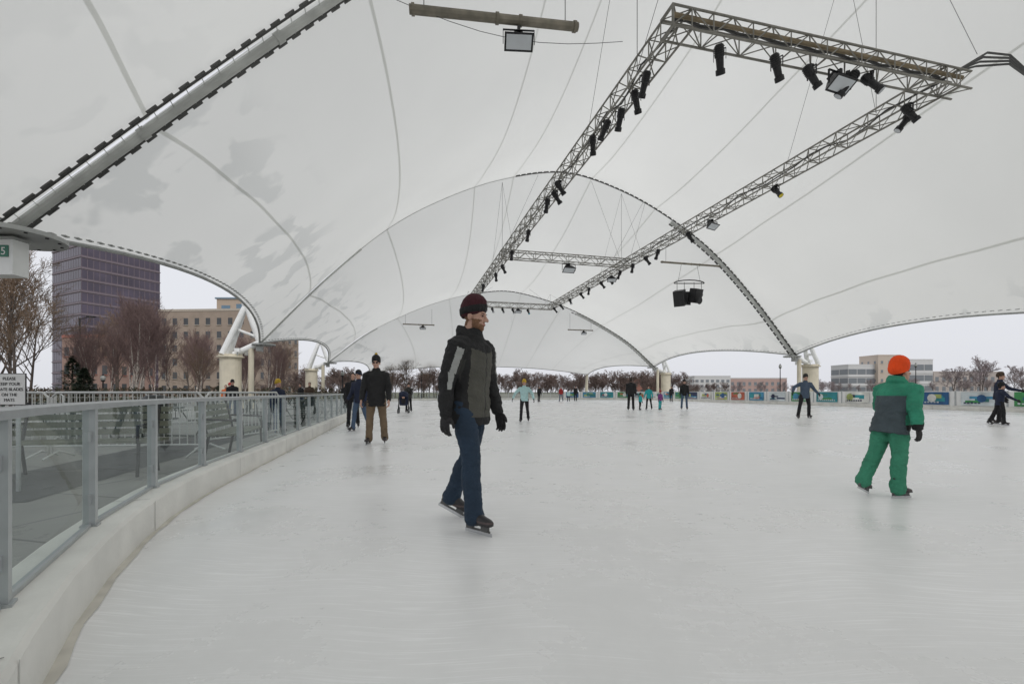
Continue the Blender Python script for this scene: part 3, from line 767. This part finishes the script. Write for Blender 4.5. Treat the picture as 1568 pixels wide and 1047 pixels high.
person('adult_in_black',6.95,26.6,1.92,160,J_dark,BLK,None,legs=((3,3,4),(-3,3,6)),vox=.022,bulk=1.1)
person('skater_in_teal',8.3,27.6,1.45,-30,TEAL,BLK,None,legs=((8,6,10),(-8,6,14)),arms=((10,20,20),(10,20,20)),vox=.022)
person('child_in_purple',8.85,27.2,1.15,20,PURP,TEAL,RED,vox=.022,headk=1.2)
person('child_in_dark',7.6,27.0,1.0,40,TEAL,BLK,BLK,vox=.022,headk=1.2)
person('man_in_dark_jacket',10.6,28.0,1.82,-15,J_dark,DENIM,BLK,legs=((3,6,4),(-3,6,6)),vox=.022)
person('adult_in_navy_coat',16.25,15.2,1.72,30,NAVY,BLK,BROWN,legs=((8,4,10),(-8,4,14)),arms=((5,20,30),(45,25,30)),vox=.02,z=0)
person('child_with_adult',15.75,14.7,1.36,70,NAVY,BLK,BLK,legs=((10,6,12),(-10,6,16)),arms=((25,40,30),(25,30,30)),vox=.02,headk=1.12)
person('distant_skater',2.9,49,1.68,30,BLK,BLK,None,vox=.03)
person('distant_skater',5.6,52,1.7,-30,RED,DENIM,None,vox=.03,legs=((12,4,6),(-12,4,14)))
person('distant_skater',6.2,50,1.3,-10,LTEAL,BLK,BLK,vox=.03)
person('distant_skater',7.4,53,1.75,10,J_dark,BLK,None,vox=.03)
person('distant_skater',17.5,50,1.7,0,BLK,BLK,None,vox=.03)
person('woman_with_stroller',-5.45,24.0,1.55,8,J_char,BLK,HAIRD,arms=((25,6,50),(25,6,50)),vox=.022)
def spect(n,X,Y,H,yaw,j,p,h,**k): person(n,X,Y,H,yaw,j,p,h,skates=False,z=-.02,vox=.022,**k)
spect('woman_walking',-6.35,12.3,1.5,60,NAVY,DENIM,YELK,legs=((16,4,6),(-16,4,14)),hem=.25)
spect('spectator',-17.6,28,1.6,20,ORJ,BLK,None); spect('spectator',-16.9,27.2,1.7,80,J_char,BLK,RED); spect('spectator',-13.2,28.5,1.7,-30,J_dark,DENIM,None)
spect('spectator',-12.0,27,1.75,10,BROWN,BLK,None); spect('spectator',-11.0,30,1.7,0,J_dark,BLK,None); spect('spectator',-12.6,20.5,1.7,40,BLK,DENIM,BLK)
spect('spectator',-9.6,33,1.7,0,NAVY,BLK,None)
e=empty('stroller',(-5.55,23.3,0),(0,0,.15)); mb=MB()
for x in(-.25,.25):
    mb.path([(x,.55,1.05),(x,.3,.9),(x,-.3,.15)],.018,6); mb.path([(x,.3,.15),(x,-.1,.75)],.016,6)
    for y,r in((-.32,.11),(.32,.15)):
        mb.path([(x-.03,y,r),(x+.03,y,r)],r,16,0); mb.path([(x-.035,y,r),(x+.035,y,r)],r*.6,12,2)
mb.path([(-.25,.55,1.05),(.25,.55,1.05)],.022,8)
mb.loft([((0,.05,.38),(.2,0,0),(0,.2,0)),((0,.08,.5),(.23,0,0),(0,.22,0)),((0,.15,.75),(.23,0,0),(0,.10,.05)),((0,.12,.98),(.2,0,0),(0,.06,.05))],14,1)
mb.ell((0,.0,.95),(.25,.28,.17),14,8,1); mb.ell((0,-.12,.62),(.11,.12,.16),10,8,3); mb.ell((0,-.14,.80),(.07,.07,.08),10,8,4)
mb.obj('frame_and_seat',[BLACK,NAVY,ALU,BLK,SKIN],e,True)

# ------------------------------------------------------------------ plaza furniture
def barrier(X,Y,yaw,L=2.3,mat=None):
    e=empty('crowd_barrier',(X,Y,-.02),(0,0,yaw)); mb=MB()
    mb.path([(-L/2,0,.05),(-L/2,0,1.0),(-L/2+.08,0,1.08),(L/2-.08,0,1.08),(L/2,0,1.0),(L/2,0,.05)],.02,8); mb.path([(-L/2,0,.2),(L/2,0,.2)],.016,6)
    n=int(L/.12)
    for i in range(1,n): x=-L/2+i*L/n; mb.path([(x,0,.2),(x,0,1.08)],.008,5,0,False)
    for x in(-L/2+.1,L/2-.1): mb.path([(x,-.3,.02),(x,0,.12),(x,.3,.02)],.016,6)
    mb.obj('frame',[mat or GSTEEL],e)
BW=pm('barrier_galvanised',(.6,.61,.6),.45,.2)
for X,Y,y in((-6.4,7.6,.12),(-8.8,7.4,.1),(-5.6,9.6,1.5),(-10.8,9.5,.3),(-9.3,13.5,.2),(-11.9,13.2,.2)): barrier(X,Y,y,mat=BW)
def railing(X0,Y0,X1,Y1):
    e=empty('plaza_railing'); mb=MB(); A=Vector((X0,Y0,0));B=Vector((X1,Y1,0)); n=int((B-A).length/1.5)
    for z in(.15,.5,.8,1.0): mb.path([A+Vector((0,0,z)),B+Vector((0,0,z))],.02,6)
    for i in range(n+1): p=A.lerp(B,i/n); mb.path([p-Vector((0,0,.03)),p+Vector((0,0,1.02))],.028,6)
    mb.obj('rails',[pm('railing_grey',(.20,.21,.19),.5,.2)],e)
railing(-26,21,-10,26)
def bench(X,Y,yaw,L=1.8):
    e=empty('park_bench',(X,Y,-.02),(0,0,yaw)); mb=MB()
    for i in range(5): mb.box((0,-.2+i*.1,.45),(L,.075,.03),0)
    for i in range(4): mb.box((0,.27+i*.02,.55+i*.1),(L,.03,.075),0)
    for x in(-L/2+.15,L/2-.15):
        mb.path([(x,-.25,0),(x,-.22,.43),(x,.22,.43),(x,.34,.95)],.022,6,1); mb.path([(x,.28,0),(x,.2,.43)],.022,6,1); mb.path([(x,-.25,.43),(x,-.24,.65),(x,.25,.68)],.018,6,1)
    mb.obj('seat_and_frame',[pm('bench_slats',(.16,.17,.13),.6,0,.2,4),BLACK],e)
bench(-5.6,5.9,.25); bench(-4.6,7.6,1.9); bench(-7.9,5.8,.2)
mb=MB()
for i in range(6): 
    a=W(5.5+i*2.05,-3.6,-.014); b=W(7.5+i*2.05,-3.6,-.014); c=W(7.5+i*2.05,-5.0,-.014); d=W(5.5+i*2.05,-5.0,-.014); mb.quad(a,b,c,d)
mb.obj('rubber_mat',[pm('rubber_dark',(.035,.038,.04),.8,0,.2,3)])
def table(X,Y,yaw,s=1):
    e=empty('picnic_table',(X,Y,-.02),(0,0,yaw),s); mb=MB()
    mb.path([(0,0,.72),(0,0,.75)],.55,24,0); mb.path([(0,0,0),(0,0,.72)],.04,10,0)
    for k in range(4):
        a=k*math.pi/2+.4; c=Vector((.95*math.cos(a),.95*math.sin(a),0)); d=Vector((math.cos(a),math.sin(a),0)); t=Vector((-d.y,d.x,0))
        mb.path([Vector((0,0,.12)),c*.8+Vector((0,0,.08)),c+Vector((0,0,.42))],.025,6)
        mb.path([c+Vector((0,0,.43)),c+Vector((0,0,.46))],.21,14)
        st=[c+d*.2+t*.2*math.cos(q*math.pi/6)+Vector((0,0,.46+.38*math.sin(q*math.pi/6))) for q in range(7)]; mb.path(st,.018,6)
        for q in(-.1,0,.1): mb.path([c+d*.2+t*q+Vector((0,0,.46)),c+d*.2+t*q+Vector((0,0,.8))],.01,5)
    mb.obj('table_and_seats',[pm('table_dark_green',(.03,.05,.04),.5,.1)],e)
for X,Y,y in((-8.0,10.2,0),(-10.8,11.2,.5),(-7.4,14.6,.9),(-10.8,16.5,.2),(-14.3,14,.3),(-9.0,19.5,.3),(-14.6,18.2,.9),(-7.6,17.5,.1),(-9.6,23,.4),(-17,21,.2)): table(X,Y,y)
e=empty('litter_bin',(-9.4,12.0,-.02)); mb=MB(); mb.loft([((0,0,z),(r,0,0),(0,r,0)) for z,r in((0,.26),(.8,.30),(.82,.33),(.9,.33),(1.0,.2),(1.02,.02))],18); mb.obj('bin',[pm('bin_black',(.025,.03,.03),.5)],e)
e=empty('skate_notice_sign',(-5.46,4.95,0)); mb=MB()
mb.box((0,0,1.10),(.34,.012,.33),0); mb.box((0,.0,1.1),(.355,.008,.345),2); mb.path([(.06,.03,-.03),(.06,.03,1.05)],.02,8,1); mb.obj('panel',[WHITE,ALU,BLACK],e)
for i,l in enumerate(['PLEASE','KEEP YOUR','SKATE BLADES','ON THE','MATS']):
    tm=text_mesh(l,.046); tm.materials.append(BLACK); mkobj('lettering',tm,e,(0,-.0085,1.20-i*.058),(math.pi/2,0,0))
def lamp_post(X,Y,H):
    e=empty('street_lamp',(X,Y,-.03)); mb=MB(); mb.path([(0,0,0),(0,0,.5),(0,0,.55),(0,0,H)],[.12,.12,.06,.045],10)
    mb.ell((0,0,H+.25),(.17,.17,.22),12,8,1); mb.path([(0,0,H-.02),(0,0,H+.06)],[.08,.16],12); mb.path([(0,0,H+.42),(0,0,H+.56)],[.12,.02],12); mb.obj('lamp',[BLACK,pm('lamp_globe',(.35,.36,.34),.3)],e)
for X,Y,H in((-31,34.5,1.9),(-16.2,43.5,2.6),(-13.3,67,3.6),(33,56,4.0),(55,62,4.5)): lamp_post(X,Y,H)
e=empty('area_light_pole',(-38,40,-.03)); mb=MB(); mb.path([(0,0,0),(0,0,7.6)],[.12,.07],10); mb.path([(0,0,7.5),(.9,0,7.7)],.04,6); mb.box((1.0,0,7.7),(.6,.3,.12)); mb.obj('pole',[BLACK],e)

# ------------------------------------------------------------------ trees
def segs_tree(seed,H,counts=(10,6,5,3),spread=.75,trunks=1,twig=.011,trunk_r=None):
    r=random.Random(seed); out=[]
    def perp(d):
        a=d.orthogonal().normalized(); return (Quaternion(d,r.uniform(0,2*math.pi))@a)
    def br(p,d,L,rad,lv):
        n=4 if lv==0 else (3 if lv<3 else 2); pts=[p.copy()]; rads=[rad]
        for i in range(n):
            d=(d+Vector((r.uniform(-1,1),r.uniform(-1,1),r.uniform(-.3,1)))*(.07 if lv==0 else .17)).normalized()
            p=p+d*L/n; pts.append(p.copy()); rads.append(max(rad*(1-(i+1)/n*.8),twig*.55))
        for i in range(n): out.append((pts[i],pts[i+1],rads[i],rads[i+1],lv))
        if lv<len(counts):
            c=counts[lv]
            for j in range(c):
                f=(.25 if lv==0 else .2)+(.95-.25)*(j+r.random())/c; f=min(f,.99); q=f*n; i=int(q); pt=pts[i].lerp(pts[i+1],q-i)
                sp=spread*r.uniform(.6,1.2)*(1 if lv else 1-.35*f); dd=(d*math.cos(sp)+perp(d)*math.sin(sp)+Vector((0,0,.22))).normalized()
                LL=L*(.58 if lv==0 else .55)*(1.15-.65*f if lv==0 else 1.1-.4*f)*r.uniform(.8,1.15)
                br(pt,dd,LL,max(rads[i]*.5,twig*(1.4 if lv<2 else 1)),lv+1)
    for k in range(trunks):
        d=Vector((r.uniform(-.25,.25),r.uniform(-.25,.25),1)).normalized() if trunks>1 else Vector((0,0,1))
        br(Vector((r.uniform(-.2,.2)*(trunks>1),r.uniform(-.2,.2)*(trunks>1),-.05)),d,H*(.85 if trunks>1 else .88),(trunk_r or H*.014)/(trunks**.3),0)
    return out
def segs_arrays(segs,cut=2):
    P0=np.array([s[0] for s in segs]); P1=np.array([s[1] for s in segs]); r0=np.array([s[2] for s in segs]); r1=np.array([s[3] for s in segs]); lv=np.array([s[4] for s in segs])
    d=P1-P0; d/=np.linalg.norm(d,axis=1)[:,None]; ref=np.where(np.abs(d[:,2:3])<.9,np.array([[0,0,1.]]),np.array([[1.,0,0]]))
    x=np.cross(d,ref); x/=np.linalg.norm(x,axis=1)[:,None]; y=np.cross(d,x)
    V=[]
    for k in range(3):
        a=2*math.pi*k/3; o=x*math.cos(a)+y*math.sin(a); V.append(P0+o*r0[:,None]); 
    for k in range(3):
        a=2*math.pi*k/3; o=x*math.cos(a)+y*math.sin(a); V.append(P1+o*r1[:,None])
    V=np.stack(V,1).reshape(-1,3); n=len(segs); b=np.arange(n)[:,None]*6
    F=np.stack([b+np.array([[k,(k+1)%3,3+(k+1)%3,3+k]]) for k in range(3)],1).reshape(-1,4)
    M=np.repeat((lv>=cut).astype(int),3); 
    return V,F,M
def np_mesh(name,V,F,M,mats):
    me=bpy.data.meshes.new(name); n=len(V); me.vertices.add(n); me.vertices.foreach_set('co',V.ravel().astype(np.float32))
    me.loops.add(F.size); me.loops.foreach_set('vertex_index',F.ravel().astype(np.int32)); me.polygons.add(len(F)); me.polygons.foreach_set('loop_start',np.arange(len(F))*4); 
    for m in mats: me.materials.append(m)
    me.polygons.foreach_set('material_index',M.astype(np.int32)); me.update(calc_edges=True); me.validate(); return me
def flat(name,col):
    m=bpy.data.materials.new(name); m.use_nodes=True; nt=m.node_tree; b=nt.nodes['Principled BSDF']; b.inputs['Roughness'].default_value=.9
    oi=nt.nodes.new('ShaderNodeObjectInfo'); mr=nt.nodes.new('ShaderNodeMapRange'); mr.inputs[3].default_value=.75; mr.inputs[4].default_value=1.3; nt.links.new(oi.outputs['Random'],mr.inputs[0])
    sc=nt.nodes.new('ShaderNodeVectorMath'); sc.operation='SCALE'; sc.inputs[0].default_value=col; nt.links.new(mr.outputs[0],sc.inputs['Scale']); nt.links.new(sc.outputs[0],b.inputs['Base Color']); return m
BARKW=pm('birch_bark',(.50,.45,.40),.8,0,.5,5); TWR=flat('reddish_twigs',(.185,.125,.115)); BARKB=pm('brown_bark',(.10,.08,.068),.9,0,.3,3); TWB=flat('brown_twigs',(.18,.125,.085))
BIR=[]
for sd in(1,2,3):
    V,F,M=segs_arrays(segs_tree(sd,9,(11,6,4,3),.6,2,.0105,.14),1); BIR.append(np_mesh('birch_tree',V,F,M,[BARKW,TWR]))
BRO=[]
for sd in(11,12,13):
    V,F,M=segs_arrays(segs_tree(sd,8,(12,7,5,3),.85,1,.0115)); BRO.append(np_mesh('bare_tree',V,F,M,[BARKB,TWB]))
rt=random.Random(5)
for X,Y,s in ((-29.5,36,.86),(-33,40,.98),(-31.5,38.5,.9),(-27.6,37,.66),(-25,36.5,.60),(-22.5,38,.58),(-30,44,.72),(-36.5,44,1.0),(-26,46,.74),(-24.5,46,.7),(-40,48,1.1),(-34.5,41.5,1.0),(-28.6,41,.7),(-24,41,.62),(-21.5,41,.52),(-35,37,.7),(-33,36,.62),(-30.5,34.5,.6),(-37,39.5,.75),(-26.3,33.5,.52)):
    mkobj('birch_tree',rt.choice(BIR),None,(X,Y,-.03),(0,0,rt.uniform(0,6)),s)
for X,Y,s in((-24.5,22.5,.92),(-27.5,25,1.0),(-26.5,23.5,.8),(-31,27,1.05),(-35,33,1.0),(-22.8,33,.5),(-14.5,62,.8),(-17,64,.8),(-29,58,.85),(-30,58,.9),(-45,52,1.2),(-52,60,1.2),(-38,56,.95),(-34,60,.9),(-12,66,.8),(-44,62,.9),(-40,66,.9)):
    mkobj('bare_tree',rt.choice(BRO),None,(X,Y,-.03),(0,0,rt.uniform(0,6)),s)
def mass(name,places,mats,seed,wd=1.35):
    base=[segs_arrays(segs_tree(seed+i,8,(9,6,4,2),.85,1,.038)) for i in range(3)]; Vs=[];Fs=[];Ms=[];o=0; r=random.Random(seed)
    for X,Y,s in places:
        V,F,M=r.choice(base); a=r.uniform(0,6.28); Rm=np.array([[math.cos(a),-math.sin(a),0],[math.sin(a),math.cos(a),0],[0,0,1]])
        Vs.append((V@Rm.T)*np.array([s*wd,s*wd,s])+np.array([X,Y,-.03])); Fs.append(F+o); Ms.append(M); o+=len(V)
    mkobj(name,np_mesh(name,np.concatenate(Vs),np.concatenate(Fs),np.concatenate(Ms),mats))
TWF=flat('far_twigs',(.165,.12,.105))
mass('distant_treeline',[(-50+i*.95+rt.uniform(-1,1),94+rt.uniform(-8,18),rt.uniform(.5,.70)) for i in range(92)]+[(-50+i*1.1+rt.uniform(-1,1),90+rt.uniform(-3,6),rt.uniform(.28,.4)) for i in range(84)],[BARKB,TWF],40,1.7)
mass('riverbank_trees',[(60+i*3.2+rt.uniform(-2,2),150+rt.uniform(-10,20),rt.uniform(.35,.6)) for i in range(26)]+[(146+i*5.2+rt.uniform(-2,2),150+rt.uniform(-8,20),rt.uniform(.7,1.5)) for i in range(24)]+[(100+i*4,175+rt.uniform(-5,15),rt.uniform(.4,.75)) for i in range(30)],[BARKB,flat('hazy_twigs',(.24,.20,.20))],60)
def evergreen(X,Y,H,wd):
    r=random.Random(int(X*10)); mb=MB(); mb.path([(0,0,0),(0,0,H*.9)],[.12,.02],8,0)
    for i in range(2600):
        h=r.random()**.8; z=.25+h*(H-.3); rr_=(1-h)**.85*wd*r.uniform(.35,1.05)*(1+.2*math.sin(h*40)); a=r.uniform(0,6.28)
        p=Vector((rr_*math.cos(a),rr_*math.sin(a),z)); d=Vector((math.cos(a),math.sin(a),r.uniform(-.3,.5))).normalized()*r.uniform(.12,.26); t=Vector((-math.sin(a),math.cos(a),r.uniform(-.4,.4)))*.05
        mb.add([p-t,p+d,p+t],[(0,1,2)],1 if r.random()<.6 else 2)
    o=mb.obj('evergreen_tree',[BARKB,pm('needles_dark',(.018,.035,.018),.8),pm('needles_light',(.04,.065,.03),.8)]); o.location=(X,Y,-.03)
evergreen(-33.8,35,3.9,1.3); evergreen(-31.5,33.5,2.9,1.1); evergreen(-22.6,36,2.6,1.1)
mb=MB(); r=random.Random(9)
for i in range(5000):
    t=r.random(); p=Vector((-40,30,0)).lerp(Vector((-13,44,0)),t)+Vector((r.uniform(-.8,.8),r.uniform(-.8,.8),r.random()**.7*1.3*(1+.3*noise.noise(Vector((t*20,0,0))))))
    d=Vector((r.uniform(-1,1),r.uniform(-1,1),r.uniform(.2,1))).normalized()*.28; t_=d.orthogonal().normalized()*.05; mb.add([p-t_,p+d,p+t_],[(0,1,2)],r.randrange(2))
mb.obj('shrub_hedge',[pm('shrub_brown',(.11,.075,.05),.9),pm('shrub_olive',(.05,.05,.03),.9)])

# ------------------------------------------------------------------ buildings
def building(name,C,ax,bx,la,lb,H,floors,nw,wall,glass,base=0,ww=.62,wh=.55,mull=None,extra=None):
    e=empty(name); mb=MB(); ax=Vector((ax[0],ax[1],0)).normalized(); bx=Vector((bx[0],bx[1],0)).normalized(); C=Vector((C[0],C[1],0)); u=Vector((0,0,1))
    A=C;B=C+ax*la;D=C+bx*lb;E=B+bx*lb
    for p,q in((A,B),(B,E),(E,D),(D,A)): mb.quad(p,q,q+u*H,p+u*H,0)
    mb.quad(A+u*H,B+u*H,E+u*H,D+u*H,2)
    fh=(H-base-1)/floors
    for P_,d,L,nn in((A,ax,la,-bx),(A,bx,lb,-ax),(B,bx,lb,ax)):
        n=max(2,int(nw*L/la)); w=L/n
        for f in range(floors):
            z0=base+f*fh+fh*(1-wh)*.55
            for i in range(n):
                x0=i*w+w*(1-ww)/2; x1=x0+w*ww; o=nn*.03
                mb.quad(P_+d*x0+u*z0+o,P_+d*x1+u*z0+o,P_+d*x1+u*(z0+fh*wh)+o,P_+d*x0+u*(z0+fh*wh)+o,1)
                if ww<.8: mb.box(P_+d*((x0+x1)/2)+u*(z0-.08)+nn*.1,((x1-x0)*1.1,.2,.14),2,RZ(math.atan2(d.y,d.x)))
            if mull:
                mb.box(P_+d*(L/2)+u*(base+f*fh)+nn*.12,(L,.2,.35),2,RZ(math.atan2(d.y,d.x)))
    mb.box((A+E)/2+u*(H+.3),(la*1.01,lb*1.01,.6),2,RZ(math.atan2(ax.y,ax.x)))
    mb.obj('walls',[wall,glass,extra or wall],e); return e
building('office_tower',(-142,150),(.43,.9),(-.9,.43),23,20.4,62,16,14,pm('tower_wall',(.16,.125,.15),.5,0,.1,.2),pm('tower_glass',(.075,.06,.09),.15,.2,.35,.12,spec=.6),0,.86,.72,True,pm('tower_band',(.21,.175,.20),.6))
DW=pm('dark_window',(.06,.065,.07),.2,0,.4,.4); TRIM=pm('stone_trim',(.46,.41,.35),.9)
building('beige_brick_building',(-94,121),(1,-.06),(.06,1),27.5,20,22.4,6,9,pm('beige_brick',(.34,.275,.225),.9,0,.1,.5),DW,0,.40,.5,False,TRIM)
e=empty('rooftop_penthouse'); mb=MB(); mb.box((-76.5,130,24.7),(10.5,8,4.2),0); mb.box((-76.5,130,27.0),(11.2,8.6,.4),1); mb.box((-74.5,125.95,24.6),(3.6,.08,1.6),2); mb.box((-79.2,125.95,24.4),(2.4,.08,1.2),2); mb.obj('walls',[pm('penthouse_wall',(.42,.34,.27),.9),pm('roof_edge_blue',(.2,.27,.34),.6),pm('pane_blue',(.12,.2,.28),.2)],e)
building('red_roofed_building',(-87,88),(1,-.1),(.1,1),8,12,11.5,3,4,pm('pink_brick',(.33,.22,.185),.9,0,.12,.6),DW,0,.5,.5,False,pm('red_roof',(.34,.14,.11),.8))
building('low_brick_building',(48,190),(1,0),(0,1),15,12,6.5,2,6,pm('red_brick',(.28,.13,.10),.9,0,.12,.6),DW,0,.5,.5,False,TRIM)
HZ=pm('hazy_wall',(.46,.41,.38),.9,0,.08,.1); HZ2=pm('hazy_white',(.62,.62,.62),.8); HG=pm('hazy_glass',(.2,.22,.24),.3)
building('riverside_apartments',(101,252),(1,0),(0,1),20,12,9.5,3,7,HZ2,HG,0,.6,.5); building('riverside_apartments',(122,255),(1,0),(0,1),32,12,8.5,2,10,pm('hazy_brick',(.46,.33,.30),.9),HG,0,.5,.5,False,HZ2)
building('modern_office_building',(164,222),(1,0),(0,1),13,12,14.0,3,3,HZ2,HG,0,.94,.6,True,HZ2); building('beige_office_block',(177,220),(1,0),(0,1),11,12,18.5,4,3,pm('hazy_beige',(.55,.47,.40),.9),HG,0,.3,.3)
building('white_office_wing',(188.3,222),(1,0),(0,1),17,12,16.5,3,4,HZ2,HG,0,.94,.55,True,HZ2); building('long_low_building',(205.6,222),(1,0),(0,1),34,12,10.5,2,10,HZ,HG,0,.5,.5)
mb=MB(); mb.box((60,74,.35),(130,.6,.8),0,RZ(-.12)); mb.obj('river_parapet_wall',[pm('parapet_stone',(.38,.36,.33),.9,0,.12,.4)])
mb=MB(); mb.quad((-30,105,-.02),(400,80,-.02),(600,145,-.02),(60,150,-.02)); mb.obj('river_water',[pm('river_water_surface',(.16,.18,.18),.15,0,.1,.1,.3,.6)])

# ------------------------------------------------------------------ world, sun, camera
w=bpy.data.worlds.new('World'); S.world=w; w.use_nodes=True; nt=w.node_tree; N=nt.nodes; L=nt.links; bg=N['Background']
sk=N.new('ShaderNodeTexSky'); sk.sky_type='NISHITA'; sk.sun_disc=False; sk.sun_elevation=math.radians(48); sk.sun_rotation=math.radians(150); sk.air_density=1.2; sk.dust_density=4
hs=N.new('ShaderNodeHueSaturation'); hs.inputs['Saturation'].default_value=.25; L.new(sk.outputs[0],hs.inputs['Color'])
mi=N.new('ShaderNodeMix'); mi.data_type='RGBA'; mi.inputs['Factor'].default_value=.82; L.new(hs.outputs[0],mi.inputs['A']); mi.inputs['B'].default_value=(8.7,8.85,9.4,1)
L.new(mi.outputs['Result'],bg.inputs['Color']); bg.inputs['Strength'].default_value=.10
sd=bpy.data.lights.new('sun','SUN'); sd.energy=1.05; sd.angle=math.radians(25); sd.color=(1,.97,.93)
so=bpy.data.objects.new('sun',sd); COL.objects.link(so); so.rotation_euler=(math.radians(42),0,math.radians(30))
cam=bpy.data.cameras.new('camera'); co=bpy.data.objects.new('camera',cam); COL.objects.link(co); co.location=(0,0,1.07); co.rotation_euler=(math.pi/2,0,0)
cam.lens=16; cam.sensor_width=36; cam.shift_y=.0488; cam.clip_start=.05; cam.clip_end=6000; S.camera=co
S.view_settings.view_transform='Standard'; S.view_settings.look='None'; S.view_settings.exposure=0
